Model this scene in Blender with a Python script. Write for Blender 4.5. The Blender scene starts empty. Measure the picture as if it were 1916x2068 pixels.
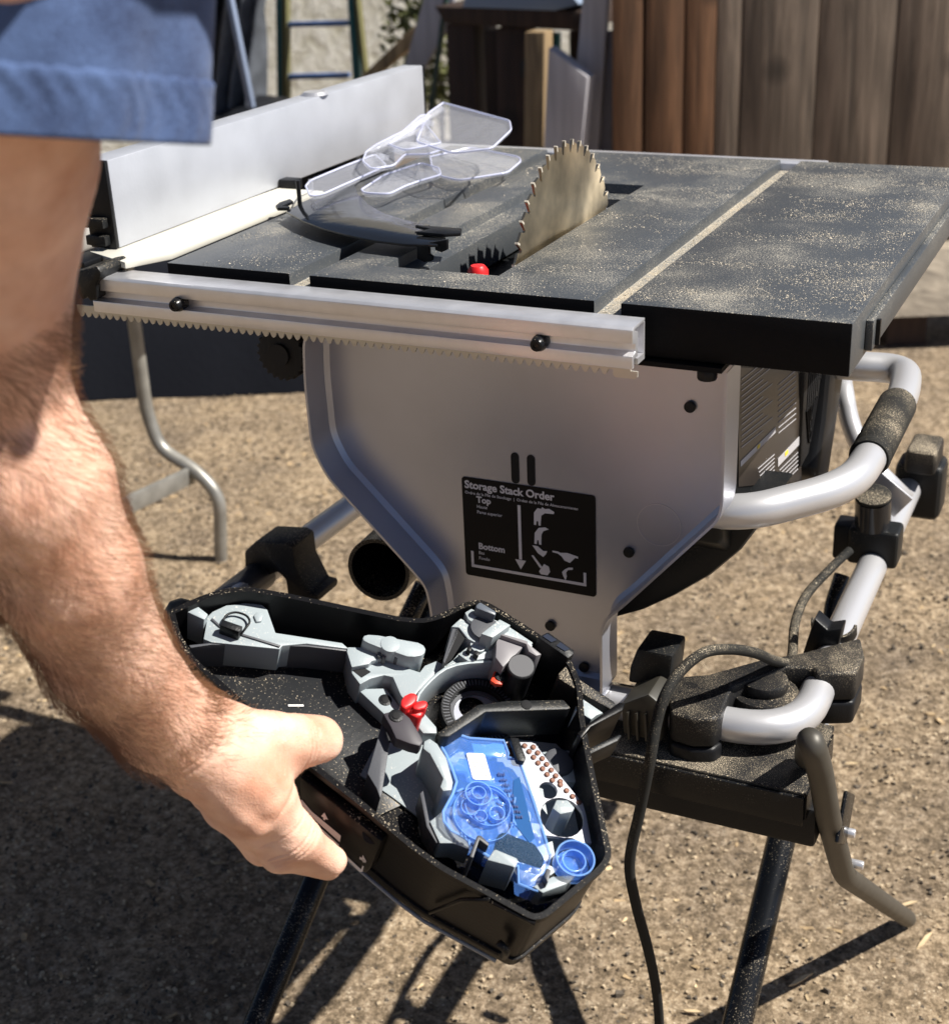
import bpy, bmesh, math, random
import numpy as np
from mathutils import Vector, Matrix, noise
random.seed(7)
rng = np.random.default_rng(5)
sc = bpy.context.scene
col = sc.collection
# ------------------------------------------------------------ camera
CAM = np.array([0.7956, -1.0260, 0.3182]); FOC = 2942.2685; K = 1.0368
rx, ry, rz = 1.145, .0961, .3504
RM = np.array((Matrix.Rotation(rz, 3, 'Z') @ Matrix.Rotation(rx, 3, 'X') @ Matrix.Rotation(ry, 3, 'Y')))
cd = bpy.data.cameras.new('camera'); cam = bpy.data.objects.new('camera', cd); col.objects.link(cam)
m4 = Matrix(RM.tolist()).to_4x4(); m4.translation = Vector(CAM.tolist()); cam.matrix_world = m4
cd.sensor_fit = 'HORIZONTAL'; cd.sensor_width = 36; cd.lens = FOC / 1916 * 36
cd.clip_start = .02; cd.clip_end = 200
cd.dof.use_dof = True; cd.dof.focus_distance = 1.20; cd.dof.aperture_fstop = 9.5
sc.camera = cam
# ------------------------------------------------------------ light
SUN = Vector((.70, .18, .88)).normalized()
w = bpy.data.worlds.new('World'); sc.world = w; w.use_nodes = True
nt = w.node_tree; nt.nodes.clear()
sky = nt.nodes.new('ShaderNodeTexSky'); sky.sky_type = 'NISHITA'; sky.sun_disc = False
sky.sun_elevation = math.asin(SUN.z); sky.sun_rotation = math.atan2(SUN.x, SUN.y); sky.air_density = .5; sky.dust_density = .3
bg = nt.nodes.new('ShaderNodeBackground'); bg.inputs[1].default_value = .05
wo = nt.nodes.new('ShaderNodeOutputWorld'); nt.links.new(sky.outputs[0], bg.inputs[0]); nt.links.new(bg.outputs[0], wo.inputs[0])
sl = bpy.data.lights.new('sun', 'SUN'); sl.energy = 5; sl.angle = math.radians(.53); sl.color = (1, .955, .88)
so = bpy.data.objects.new('sun', sl); col.objects.link(so); so.rotation_euler = SUN.to_track_quat('Z', 'Y').to_euler(); so.location = (3, 1, 5)
sc.view_settings.view_transform = 'Standard'; sc.view_settings.look = 'None'; sc.view_settings.exposure = .68; sc.view_settings.gamma = 1
sc.render.engine = 'CYCLES'
try: sc.cycles.max_bounces = 10; sc.cycles.transparent_max_bounces = 12; sc.cycles.transmission_bounces = 8
except Exception: pass
G = -.88          # ground height, the saw table top is z = 0

# ------------------------------------------------------------ measuring helpers
def ray(u, v):
    d = RM @ np.array([(u*K-958)/FOC, -(v*K-1034)/FOC, -1.0]); return d
def on(u, v, ax, val):                       # where a sight line meets the plane axis = val
    d = ray(u, v); return CAM + d*((val-CAM[ax])/d[ax])
def onp(u, v, P0, n):
    d = ray(u, v); return CAM + d*(np.dot(np.array(P0)-CAM, n)/np.dot(d, n))
def dep(u, v, dist):
    d = ray(u, v); return CAM + d/np.linalg.norm(d)*dist

# ------------------------------------------------------------ materials
MATS = {}
def mat(name, color=(.5, .5, .5), rough=.5, metal=0, spec=.5, trans=0, ior=1.45, coat=0, alpha=1, sss=0,
        grain=None, dust=None, bump=None, emit=None):
    """grain=(scale, amount): value variation; dust=(fine scale, cover 0..1, colour): speckles; bump=(scale, strength)"""
    if name in MATS: return MATS[name]
    m = bpy.data.materials.new(name); m.use_nodes = True; MATS[name] = m
    n = m.node_tree.nodes; l = m.node_tree.links; b = n['Principled BSDF']
    b.inputs['Base Color'].default_value = (*color, 1); b.inputs['Roughness'].default_value = rough
    b.inputs['Metallic'].default_value = metal; b.inputs['Specular IOR Level'].default_value = spec
    b.inputs['Transmission Weight'].default_value = trans; b.inputs['IOR'].default_value = ior
    b.inputs['Coat Weight'].default_value = coat; b.inputs['Alpha'].default_value = alpha
    b.inputs['Subsurface Weight'].default_value = sss
    tc = n.new('ShaderNodeTexCoord'); out = None
    if grain:
        t = n.new('ShaderNodeTexNoise'); t.inputs['Scale'].default_value = grain[0]; t.inputs['Detail'].default_value = 6
        l.new(tc.outputs['Object'], t.inputs['Vector'])
        r = n.new('ShaderNodeValToRGB'); a = grain[1]
        r.color_ramp.elements[0].position = .3; r.color_ramp.elements[1].position = .72
        r.color_ramp.elements[0].color = (*[c*(1-a) for c in color], 1); r.color_ramp.elements[1].color = (*[min(1, c*(1+a)) for c in color], 1)
        l.new(t.outputs[0], r.inputs[0]); out = r.outputs[0]; l.new(out, b.inputs['Base Color'])
        mr = n.new('ShaderNodeMapRange'); mr.inputs['To Min'].default_value = rough*.8; mr.inputs['To Max'].default_value = min(1, rough*1.3)
        l.new(t.outputs[0], mr.inputs[0]); l.new(mr.outputs[0], b.inputs['Roughness'])
    if dust:
        fs, cov, dc = dust
        t = n.new('ShaderNodeTexNoise'); t.inputs['Scale'].default_value = fs; t.inputs['Detail'].default_value = 1.5; t.inputs['Roughness'].default_value = .7
        p = n.new('ShaderNodeTexNoise'); p.inputs['Scale'].default_value = 11; p.inputs['Distortion'].default_value = .3; p.inputs['Detail'].default_value = 4; p.inputs['Roughness'].default_value = .62
        l.new(tc.outputs['Object'], t.inputs['Vector']); l.new(tc.outputs['Object'], p.inputs['Vector'])
        s = n.new('ShaderNodeMath'); s.operation = 'MULTIPLY_ADD'; s.inputs[1].default_value = .58
        l.new(p.outputs[0], s.inputs[0]); l.new(t.outputs[0], s.inputs[2])
        r = n.new('ShaderNodeMapRange'); e = 1.005-.19*cov
        r.inputs['From Min'].default_value = e-.06; r.inputs['From Max'].default_value = e+.10; l.new(s.outputs[0], r.inputs[0])
        geo = n.new('ShaderNodeNewGeometry'); sx = n.new('ShaderNodeSeparateXYZ'); l.new(geo.outputs['Normal'], sx.inputs[0])
        up = n.new('ShaderNodeMapRange'); up.inputs['From Min'].default_value = -.1; up.inputs['From Max'].default_value = .6; l.new(sx.outputs[2], up.inputs[0])
        mu = n.new('ShaderNodeMath'); mu.operation = 'MULTIPLY'; l.new(r.outputs[0], mu.inputs[0]); l.new(up.outputs[0], mu.inputs[1])
        mx = n.new('ShaderNodeMix'); mx.data_type = 'RGBA'; l.new(mu.outputs[0], mx.inputs[0])
        if out: l.new(out, mx.inputs[6])
        else: mx.inputs[6].default_value = (*color, 1)
        mx.inputs[7].default_value = (*dc, 1)
        film = n.new('ShaderNodeMapRange'); film.inputs['From Min'].default_value = .42; film.inputs['From Max'].default_value = .68; film.inputs['To Max'].default_value = .14*cov
        l.new(p.outputs[0], film.inputs[0]); fm = n.new('ShaderNodeMath'); fm.operation = 'MULTIPLY'; l.new(film.outputs[0], fm.inputs[0]); l.new(up.outputs[0], fm.inputs[1])
        mf = n.new('ShaderNodeMix'); mf.data_type = 'RGBA'; l.new(fm.outputs[0], mf.inputs[0]); l.new(mx.outputs[2], mf.inputs[6]); mf.inputs[7].default_value = (*dc, 1); l.new(mf.outputs[2], b.inputs['Base Color'])
        rr = n.new('ShaderNodeMix'); l.new(mu.outputs[0], rr.inputs[0]); rr.inputs[2].default_value = rough; rr.inputs[3].default_value = .95
        l.new(rr.outputs[0], b.inputs['Roughness'])
    if bump:
        t = n.new('ShaderNodeTexNoise'); t.inputs['Scale'].default_value = bump[0]; t.inputs['Detail'].default_value = 5
        l.new(tc.outputs['Object'], t.inputs['Vector'])
        bp = n.new('ShaderNodeBump'); bp.inputs['Strength'].default_value = bump[1]; bp.inputs['Distance'].default_value = .002
        l.new(t.outputs[0], bp.inputs['Height']); l.new(bp.outputs[0], b.inputs['Normal'])
    return m
SD = (.56, .47, .34)      # sawdust
M = dict(
 cast=mat('dark_cast_metal', (.078, .086, .095), .38, .25, dust=(760, .46, (.50, .46, .38)), bump=(900, .12)),
 castside=mat('black_painted_edge', (.005, .005, .006), .6, 0, .15, bump=(700, .1)),
 slot=mat('dusty_slot_metal', (.34, .33, .30), .5, .4, dust=(900, .85, SD), bump=(500, .3)),
 alu=mat('brushed_aluminium', (.76, .76, .79), .32, .7, grain=(60, .05), bump=(400, .05)),
 fencealu=mat('anodised_fence_face', (.50, .52, .57), .42, .4, grain=(25, .05), bump=(300, .05)),
 ledge=mat('cream_painted_ledge', (.60, .58, .51), .5, .0, grain=(14, .08)),
 silver=mat('silver_sheet_metal', (.46, .475, .54), .30, .66, grain=(6, .10), bump=(1500, .08)),  # broad grain puts vague reflections of the surroundings into the colour
 tube=mat('silver_painted_tube', (.60, .60, .62), .34, .5, bump=(900, .06)),
 greytube=mat('worn_grey_tube', (.30, .29, .265), .42, .5, grain=(30, .2)),
 taupe=mat('taupe_painted_tube', (.075, .069, .058), .45, .3, grain=(40, .15)),
 blk=mat('black_plastic', (.008, .0085, .010), .42, 0, .3, bump=(600, .15)),
 blkd=mat('dusty_black_plastic', (.012, .012, .013), .5, 0, .3, dust=(1050, .55, SD), bump=(600, .2)),
 blkl=mat('lightly_dusty_black_plastic', (.010, .011, .012), .42, 0, .3, dust=(1000, .12, SD), bump=(500, .1)),
 gloss=mat('glossy_black_paint', (.006, .007, .009), .25, 0, .35, dust=(650, .1, SD)),
 trayblk=mat('tray_black_plastic', (.005, .005, .006), .3, 0, .18, dust=(650, .05, SD), bump=(300, .05)),
 floor=mat('scuffed_black_plastic', (.012, .013, .015), .4, 0, .35, dust=(650, .3, SD), bump=(200, .1)),
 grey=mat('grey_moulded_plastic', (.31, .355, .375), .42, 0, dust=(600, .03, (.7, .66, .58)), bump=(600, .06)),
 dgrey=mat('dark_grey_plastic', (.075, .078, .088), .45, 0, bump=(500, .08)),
 red=mat('red_plastic', (.72, .02, .022), .4, 0),
 steel=mat('blade_steel', (.66, .55, .38), .30, .95, grain=(26, .42), bump=(200, .06)),
 carb=mat('carbide_tip', (.66, .60, .50), .45, .3),
 rub=mat('rubber', (.014, .014, .015), .75, 0),
 rubd=mat('dusty_rubber', (.016, .016, .015), .8, 0, .3, dust=(1000, .42, SD)),
 white=mat('white_print', (.62, .62, .66), .6), lab=mat('black_label', (.007, .0065, .0065), .5, 0, .2),
 hole=mat('dark_opening', (.004, .004, .005), .8),
 plate=mat('bright_machined_plate', (.52, .52, .56), .32, .6, grain=(40, .06)),
 rivet=mat('bronze_rivet', (.20, .10, .07), .4, .5),
 paper=mat('paper_sticker', (.75, .74, .72), .7),
 clear=mat('clear_polycarbonate', (.86, .88, .97), .04, 0, 1.0, alpha=.17, bump=(60, 1.0)),
 cedge=mat('clear_plastic_edge', (.74, .77, .98), .1, 0, .8, alpha=.65),
 blue=mat('clear_blue_plastic', (.13, .34, .95), .06, 0, 1.0, alpha=.36, bump=(110, 1.0)),
 dblue=mat('deep_blue_insides', (.10, .26, .80), .2),
 smoke=mat('glossy_dark_steel', (.010, .011, .013), .10, 0, .5, bump=(25, .25)),
)

def wood(name, color, scale=1.0, rough=.75, axis=2, dark=.35):
    m = bpy.data.materials.new(name); m.use_nodes = True; MATS[name] = m
    n = m.node_tree.nodes; l = m.node_tree.links; b = n['Principled BSDF']; b.inputs['Roughness'].default_value = rough
    tc = n.new('ShaderNodeTexCoord'); mp = n.new('ShaderNodeMapping'); s = [30*scale]*3; s[axis] = 1.8*scale; mp.inputs['Scale'].default_value = s
    oi = n.new('ShaderNodeObjectInfo'); ad = n.new('ShaderNodeVectorMath'); ad.operation = 'ADD'
    cx = n.new('ShaderNodeVectorMath'); cx.operation = 'SCALE'; cx.inputs[3].default_value = 37; cx.inputs[0].default_value = (1, .7, .4)
    l.new(oi.outputs['Random'], cx.inputs[3]); 
    sc2 = n.new('ShaderNodeMath'); sc2.operation = 'MULTIPLY'; sc2.inputs[1].default_value = 37; l.new(oi.outputs['Random'], sc2.inputs[0]); l.new(sc2.outputs[0], cx.inputs[3])
    l.new(tc.outputs['Object'], ad.inputs[0]); l.new(cx.outputs[0], ad.inputs[1]); l.new(ad.outputs[0], mp.inputs[0])
    t = n.new('ShaderNodeTexNoise'); t.inputs['Scale'].default_value = 1.6; t.inputs['Detail'].default_value = 7; t.inputs['Roughness'].default_value = .6; t.inputs['Distortion'].default_value = .5
    l.new(mp.outputs[0], t.inputs[0])
    r = n.new('ShaderNodeValToRGB'); r.color_ramp.elements[0].position = .32; r.color_ramp.elements[1].position = .68
    r.color_ramp.elements[0].color = (*[c*dark for c in color], 1); r.color_ramp.elements[1].color = (*color, 1); l.new(t.outputs[0], r.inputs[0])
    # knots
    k = n.new('ShaderNodeTexVoronoi'); k.inputs['Scale'].default_value = 4.2*scale; l.new(ad.outputs[0], k.inputs['Vector'])
    kr = n.new('ShaderNodeMapRange'); kr.inputs['From Min'].default_value = .09; kr.inputs['From Max'].default_value = .2; l.new(k.outputs['Distance'], kr.inputs[0])
    big = n.new('ShaderNodeTexNoise'); big.inputs['Scale'].default_value = 2.5; l.new(ad.outputs[0], big.inputs[0])
    br = n.new('ShaderNodeMapRange'); br.inputs['From Min'].default_value = .3; br.inputs['From Max'].default_value = .7; br.inputs['To Min'].default_value = .62; br.inputs['To Max'].default_value = 1.15; l.new(big.outputs[0], br.inputs[0])
    krr = n.new('ShaderNodeMath'); krr.operation = 'MULTIPLY_ADD'; krr.inputs[1].default_value = .6; krr.inputs[2].default_value = .4; l.new(kr.outputs[0], krr.inputs[0])
    mm = n.new('ShaderNodeMath'); mm.operation = 'MULTIPLY'; l.new(br.outputs[0], mm.inputs[0]); l.new(krr.outputs[0], mm.inputs[1])
    v = n.new('ShaderNodeHueSaturation'); l.new(r.outputs[0], v.inputs['Color']); l.new(mm.outputs[0], v.inputs['Value']); l.new(v.outputs[0], b.inputs['Base Color'])
    bp = n.new('ShaderNodeBump'); bp.inputs['Strength'].default_value = .5; bp.inputs['Distance'].default_value = .004; l.new(t.outputs[0], bp.inputs['Height']); l.new(bp.outputs[0], b.inputs['Normal'])
    return m
W = dict(brown=wood('red_brown_board', (.24, .12, .06)), grey=wood('weathered_grey_board', (.30, .23, .175), dark=.35),
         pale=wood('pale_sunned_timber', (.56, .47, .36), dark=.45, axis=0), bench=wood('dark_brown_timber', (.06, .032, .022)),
         tan=wood('tan_timber', (.52, .36, .19)), whiteb=wood('whitish_painted_board', (.60, .58, .62), dark=.75), greyp=wood('grey_painted_board', (.25, .25, .29), dark=.8))

# ------------------------------------------------------------ object helpers
OFF = {}
def prop(o, label=None, cat=None, group=None, kind=None):
    if label: o['label'] = label
    if cat: o['category'] = cat
    if group: o['group'] = group
    if kind: o['kind'] = kind
    return o
def thing(name, label, cat, loc, group=None):
    o = bpy.data.objects.new(name, None); col.objects.link(o); o.location = loc; o.empty_display_size = .05
    OFF[o.name] = np.array(loc, float); return prop(o, label, cat, group)
def mesh(name, V, F, m, parent=None, bevel=0, smooth=False, autosm=None, seg=2):
    V = np.array(V, float)
    if parent is not None: off = OFF[parent.name]
    else: off = np.array([V[:, 0].mean(), V[:, 1].mean(), V[:, 2].min()])
    me = bpy.data.meshes.new(name); me.from_pydata((V-off).tolist(), [], [list(map(int, f)) for f in F]); me.validate()
    bm = bmesh.new(); bm.from_mesh(me); bmesh.ops.recalc_face_normals(bm, faces=bm.faces)
    if bevel:
        es = [e for e in bm.edges if len(e.link_faces) == 2 and e.calc_face_angle(0) > .5]
        try: bmesh.ops.bevel(bm, geom=es, offset=bevel, segments=seg, profile=.5, affect='EDGES', clamp_overlap=True)
        except Exception: pass
    bm.to_mesh(me); bm.free()
    me.materials.append(m)
    o = bpy.data.objects.new(name, me); col.objects.link(o)
    if parent is not None: o.parent = parent
    else: o.location = off
    OFF[o.name] = off
    if smooth:
        me.polygons.foreach_set('use_smooth', [True]*len(me.polygons))
        if autosm is not None:
            me.set_sharp_from_angle(angle=autosm)
    elif bevel:
        me.polygons.foreach_set('use_smooth', [True]*len(me.polygons)); me.set_sharp_from_angle(angle=math.radians(28))
    return o
def join(parts):
    V = []; F = []
    for v, f in parts:
        b = len(V); V += [list(x) for x in v]; F += [[i+b for i in q] for q in f]
    return V, F
def prism(pts, ext):
    pts = [np.array(p, float) for p in pts]; e = np.array(ext, float); n = len(pts)
    V = pts + [p+e for p in pts]; F = [list(range(n)), list(range(2*n-1, n-1, -1))]
    F += [[i, (i+1) % n, (i+1) % n+n, i+n] for i in range(n)]
    return V, F
def box(c, s, ax=None):
    c = np.array(c, float); ax = np.eye(3) if ax is None else np.array(ax, float)
    V = [c+sum(ax[i]*s[i]/2*q[i] for i in range(3)) for q in [(-1,-1,-1),(1,-1,-1),(1,1,-1),(-1,1,-1),(-1,-1,1),(1,-1,1),(1,1,1),(-1,1,1)]]
    return V, [[0,3,2,1],[4,5,6,7],[0,1,5,4],[1,2,6,5],[2,3,7,6],[3,0,4,7]]
def box2(a, b):
    a = np.array(a, float); b = np.array(b, float); return box((a+b)/2, abs(b-a))
def fillet(P, r, n=6):
    P = [np.array(p, float) for p in P]; out = [P[0]]
    for i in range(1, len(P)-1):
        a = P[i-1]-P[i]; b = P[i+1]-P[i]; la = np.linalg.norm(a); lb = np.linalg.norm(b); rr = min(r, la*.48, lb*.48)
        s = P[i]+a/la*rr; e = P[i]+b/lb*rr
        for k in range(n+1):
            t = k/n; out.append((1-t)**2*s+2*t*(1-t)*P[i]+t*t*e)
    out.append(P[-1]); return out
def tube(P, r, fil=0, n=20, caps=True, rf=None, nseg=6, inner=None):
    P = fillet(P, fil, nseg) if fil else [np.array(p, float) for p in P]
    P = [p for i, p in enumerate(P) if i == 0 or np.linalg.norm(p-P[i-1]) > 1e-6]
    V = []; F = []; N = len(P); up = None
    for i, p in enumerate(P):
        t = P[min(i+1, N-1)]-P[max(i-1, 0)]; t /= np.linalg.norm(t)
        if up is None:
            up = np.cross(t, [0, 0, 1]) if abs(t[2]) < .9 else np.cross(t, [1, 0, 0])
        up = up-t*np.dot(up, t); up /= np.linalg.norm(up); bi = np.cross(t, up)
        rr = r[i] if hasattr(r, '__len__') else r
        if rf: rr = rr*rf(i/(N-1))
        for k in range(n):
            a = 2*math.pi*k/n; V.append(p+(up*math.cos(a)+bi*math.sin(a))*rr)
    for i in range(N-1):
        for k in range(n):
            F.append([i*n+k, i*n+(k+1) % n, (i+1)*n+(k+1) % n, (i+1)*n+k])
    if caps: F.append(list(range(n-1, -1, -1))); F.append([(N-1)*n+k for k in range(n)])
    return V, F
def ring(c, axis, r0, r1, h, n=48):            # washer/short pipe, centred on c
    c = np.array(c, float); a = np.array(axis, float); a /= np.linalg.norm(a)
    u = np.cross(a, [0, 0, 1]) if abs(a[2]) < .9 else np.cross(a, [1, 0, 0]); u /= np.linalg.norm(u); v = np.cross(a, u)
    V = []; F = []
    for k in range(n):
        t = 2*math.pi*k/n; d = u*math.cos(t)+v*math.sin(t)
        V += [c+d*r0-a*h/2, c+d*r1-a*h/2, c+d*r1+a*h/2, c+d*r0+a*h/2]
    for k in range(n):
        j = (k+1) % n
        for q in range(4): F.append([k*4+q, k*4+(q+1) % 4, j*4+(q+1) % 4, j*4+q])
    return V, F
def cyl(a, b, r, n=32): return tube([a, b], r, 0, n)
def text_mesh(s, size, bold=0, align='LEFT'):
    c = bpy.data.curves.new('lettering', 'FONT'); c.body = s; c.size = size; c.align_x = align; c.offset = bold; c.extrude = .00015; c.resolution_u = 3
    o = bpy.data.objects.new('lettering', c); col.objects.link(o); bpy.context.view_layer.update()
    me = bpy.data.meshes.new_from_object(o.evaluated_get(bpy.context.evaluated_depsgraph_get()))
    V = np.array([v.co[:] for v in me.vertices]).reshape(-1, 3); F = [list(p.vertices) for p in me.polygons]
    bpy.data.objects.remove(o); bpy.data.meshes.remove(me); bpy.data.curves.remove(c); return V, F
def place(V, o, ex, ey, ez): return [np.array(o)+p[0]*np.array(ex)+p[1]*np.array(ey)+p[2]*np.array(ez) for p in V]

# ============================================================ SETTING
def make_ground():
    m = bpy.data.materials.new('gritty_dirt'); m.use_nodes = True; n = m.node_tree.nodes; l = m.node_tree.links; b = n['Principled BSDF']
    b.inputs['Roughness'].default_value = .9
    tc = n.new('ShaderNodeTexCoord')
    def nz(s, d=6, r=.6):
        t = n.new('ShaderNodeTexNoise'); t.inputs['Scale'].default_value = s; t.inputs['Detail'].default_value = d; t.inputs['Roughness'].default_value = r
        l.new(tc.outputs['Object'], t.inputs[0]); return t.outputs[0]
    def ramp(src, els):
        r = n.new('ShaderNodeValToRGB'); l.new(src, r.inputs[0])
        while len(r.color_ramp.elements) < len(els): r.color_ramp.elements.new(.5)
        for e, (p, c) in zip(r.color_ramp.elements, els): e.position = p; e.color = (*c, 1)
        return r.outputs[0]
    def mix(f, a, b_, mode='MIX'):
        x = n.new('ShaderNodeMix'); x.data_type = 'RGBA'; x.blend_type = mode
        if isinstance(f, float): x.inputs[0].default_value = f
        else: l.new(f, x.inputs[0])
        l.new(a, x.inputs[6])
        if isinstance(b_, tuple): x.inputs[7].default_value = (*b_, 1)
        else: l.new(b_, x.inputs[7])
        return x.outputs[2]
    base = ramp(nz(85, 7, .78), [(.34, (.07, .05, .032)), (.45, (.20, .15, .095)), (.55, (.38, .295, .205)), (.67, (.64, .54, .41))])
    patch = ramp(nz(5, 5, .6), [(.3, (.58, .56, .55)), (.7, (1.15, 1.1, 1.0))])
    c = mix(1.0, base, patch, 'MULTIPLY')
    vor = n.new('ShaderNodeTexVoronoi'); vor.inputs['Scale'].default_value = 95; l.new(tc.outputs['Object'], vor.inputs['Vector'])
    sp = n.new('ShaderNodeMapRange'); sp.inputs['From Min'].default_value = .22; sp.inputs['From Max'].default_value = .16; l.new(vor.outputs['Distance'], sp.inputs[0])
    sel = ramp(nz(23, 3), [(.53, (0, 0, 0)), (.60, (1, 1, 1))])
    mm = n.new('ShaderNodeMath'); mm.operation = 'MULTIPLY'; l.new(sp.outputs[0], mm.inputs[0]); l.new(sel, mm.inputs[1])
    c = mix(mm.outputs[0], c, (.05, .038, .028))
    v2 = n.new('ShaderNodeTexVoronoi'); v2.inputs['Scale'].default_value = 160; l.new(tc.outputs['Object'], v2.inputs['Vector'])
    s2 = n.new('ShaderNodeMapRange'); s2.inputs['From Min'].default_value = .26; s2.inputs['From Max'].default_value = .2; l.new(v2.outputs['Distance'], s2.inputs[0])
    sel2 = ramp(nz(31, 3), [(.55, (0, 0, 0)), (.62, (.8, .8, .8))])
    m2 = n.new('ShaderNodeMath'); m2.operation = 'MULTIPLY'; l.new(s2.outputs[0], m2.inputs[0]); l.new(sel2, m2.inputs[1])
    c = mix(m2.outputs[0], c, (.66, .55, .40))
    l.new(c, b.inputs['Base Color'])
    bp = n.new('ShaderNodeBump'); bp.inputs['Strength'].default_value = .9; bp.inputs['Distance'].default_value = .006
    l.new(nz(120, 8, .7), bp.inputs['Height'])
    b2 = n.new('ShaderNodeBump'); b2.inputs['Strength'].default_value = .6; b2.inputs['Distance'].default_value = .02; l.new(nz(22, 4), b2.inputs['Height']); l.new(b2.outputs[0], bp.inputs['Normal'])
    l.new(bp.outputs[0], b.inputs['Normal'])
    # near part as a fine uneven grid, joined in one sheet with far edges out to the horizon
    nx, ny = 260, 260; xs = np.linspace(-2.5, 2.0, nx); ys = np.linspace(-.8, 4.8, ny)
    xs = np.concatenate([[-60, -12], xs, [12, 60]]); ys = np.concatenate([[-60, -8], ys, [14, 60]])
    V = []
    for y in ys:
        for x in xs:
            z = 0
            if -2.5 < x < 2 and -.8 < y < 4.8:
                z = .004*noise.noise(Vector((x*7, y*7, 0)))+.003*noise.noise(Vector((x*28, y*28, 3)))
            V.append((x, y, G+z))
    k = len(xs); F = [[j*k+i, j*k+i+1, (j+1)*k+i+1, (j+1)*k+i] for j in range(len(ys)-1) for i in range(k-1)]
    o = mesh('ground', V, F, m, None, smooth=True); prop(o, kind='structure')
make_ground()

# wood chips and grit on the ground
def scatter(name, count, region, smin, smax, flat, m, seed, label):
    r = np.random.default_rng(seed); V = []; F = []
    for _ in range(count):
        x = r.uniform(region[0], region[1]); y = r.uniform(region[2], region[3]); s = r.uniform(smin, smax)**1.0
        a = r.uniform(0, 6.28); L = s*r.uniform(.8, 2.6) if flat else s; wd = s*r.uniform(.4, .9); h = s*(.25 if flat else .7)
        ax = np.array([[math.cos(a), math.sin(a), r.uniform(-.25, .25)], [-math.sin(a), math.cos(a), r.uniform(-.2, .2)], [0, 0, 1]])
        v, f = box((x, y, G+h*.35), (L, wd, h), ax)
        v = [p+r.normal(0, s*.12, 3) for p in v]; b = len(V); V += v; F += [[i+b for i in q] for q in f]
    o = mesh(name, V, F, m); prop(o, label, 'debris', kind='stuff')
chip = mat('pale_wood_chip', (.62, .47, .28), .8, grain=(120, .25)); peb = mat('dark_grit', (.10, .08, .06), .85, grain=(60, .4)); pebl = mat('light_grit', (.46, .36, .24), .85, grain=(60, .3))
scatter('wood_chips', 800, (-1.6, 1.2, -.3, 3.0), .0015, .0052, True, chip, 1, 'pale wood chips scattered over the brown dirt')
scatter('grit', 9000, (-1.3, .9, -.2, 1.9), .0012, .0048, False, peb, 2, 'dark grit and small stones scattered over the brown dirt')
scatter('gravel', 15000, (-1.3, .9, -.2, 2.0), .0012, .0048, False, pebl, 3, 'light gravel grains scattered over the brown dirt')

scatter('pebbles', 420, (-1.2, .9, -.2, 1.7), .0045, .0085, False, peb, 8, 'larger dark pebbles scattered over the brown dirt')
scatter('bark_bits', 500, (-1.2, .9, -.2, 1.8), .004, .008, True, mat('tan_bark', (.42, .30, .17), .8, grain=(80, .4)), 9, 'tan bark bits scattered over the brown dirt')
spl_m = mat('fresh_splinter', (.66, .50, .30), .7, grain=(150, .2))
def splinter(x, y, ang, L_, label):
    c = on((1200+x*.3874)/K, (1500+y*.3874)/K, 2, G+.004); d = np.array([math.cos(ang), math.sin(ang), .12]); n_ = np.array([-d[1], d[0], 0])
    P = [c-d*L_/2, c-d*L_*.2+n_*.0022, c+d*L_*.2+n_*.0030, c+d*L_/2, c+d*L_*.15-n_*.0018, c-d*L_*.25-n_*.0024]
    o = mesh('wood_splinter', *prism(P, (0, 0, .0016)), spl_m); prop(o, label, 'splinter', 'wood splinters lying on the dirt')
splinter(1075, 1240, .9, .034, 'pale wood splinter on the dirt between the cord and the black stand leg')
splinter(1630, 845, .6, .028, 'pale curved wood splinter just above the foot of the taupe leg')
splinter(1720, 1035, 1.2, .036, 'tan forked wood splinter right of the foot of the taupe leg')
splinter(1500, 790, .3, .014, 'short whitish wood chip above the bend of the taupe leg')
splinter(1340, 112, .2, .020, 'small pale wood chip on the dirt right of the stand plate')
splinter(510, 1405, .1, .022, 'thin pale splinter at the bottom edge beside the power cord')
# ------------------------------------------------------------ board fence
FD = np.array([.906, .423, 0]); FD /= np.linalg.norm(FD); FN = np.array([FD[1], -FD[0], 0]); F0 = np.array([.3, 2.9, G])
fence = thing('board_fence', 'brown weathered board fence standing behind the saw table at the right', 'fence', tuple(F0))
def fpt(s, z, off=0): return F0+FD*s+FN*off+np.array([0, 0, z-G])
def fs(u): p = onp(u, 100, F0, FN); return float(np.dot(p-F0, FD))
edges = [1192, 1256, 1334, 1394, 1445, 1592, 1745, 1900, 2060, 2230, 2400, 2600]
for i in range(len(edges)-1):
    a, b = fs(edges[i])+.0015, fs(edges[i+1])-.0015
    if i == 0: b -= .004
    t = .004*((i*37) % 5)/5
    pts = [fpt(a, G+.10, t), fpt(b, G+.10, t), fpt(b, .62-.01*(i % 3), t), fpt(a, .62-.01*(i % 3), t)]
    mm = W['brown'] if i in (0, 1, 2) else W['grey']
    mesh('board', *prism(pts, -FN*.02), mm, fence, bevel=.002)
for i in range(1, len(edges)-1):
    c_ = fs(edges[i]); mesh('gap_blocker', *prism([fpt(c_-.03, G+.05, -.0235), fpt(c_+.03, G+.05, -.0235), fpt(c_+.03, .6, -.0235), fpt(c_-.03, .6, -.0235)], -FN*.012), W['bench'], fence)  # strips added behind the joints to keep the board gaps dark
for z in (G+.35, .3): mesh('rail', *prism([fpt(-.95, z, -.037), fpt(2.4, z, -.037), fpt(2.4, z+.09, -.037), fpt(-.95, z+.09, -.037)], -FN*.04), W['brown'], fence)
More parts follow.
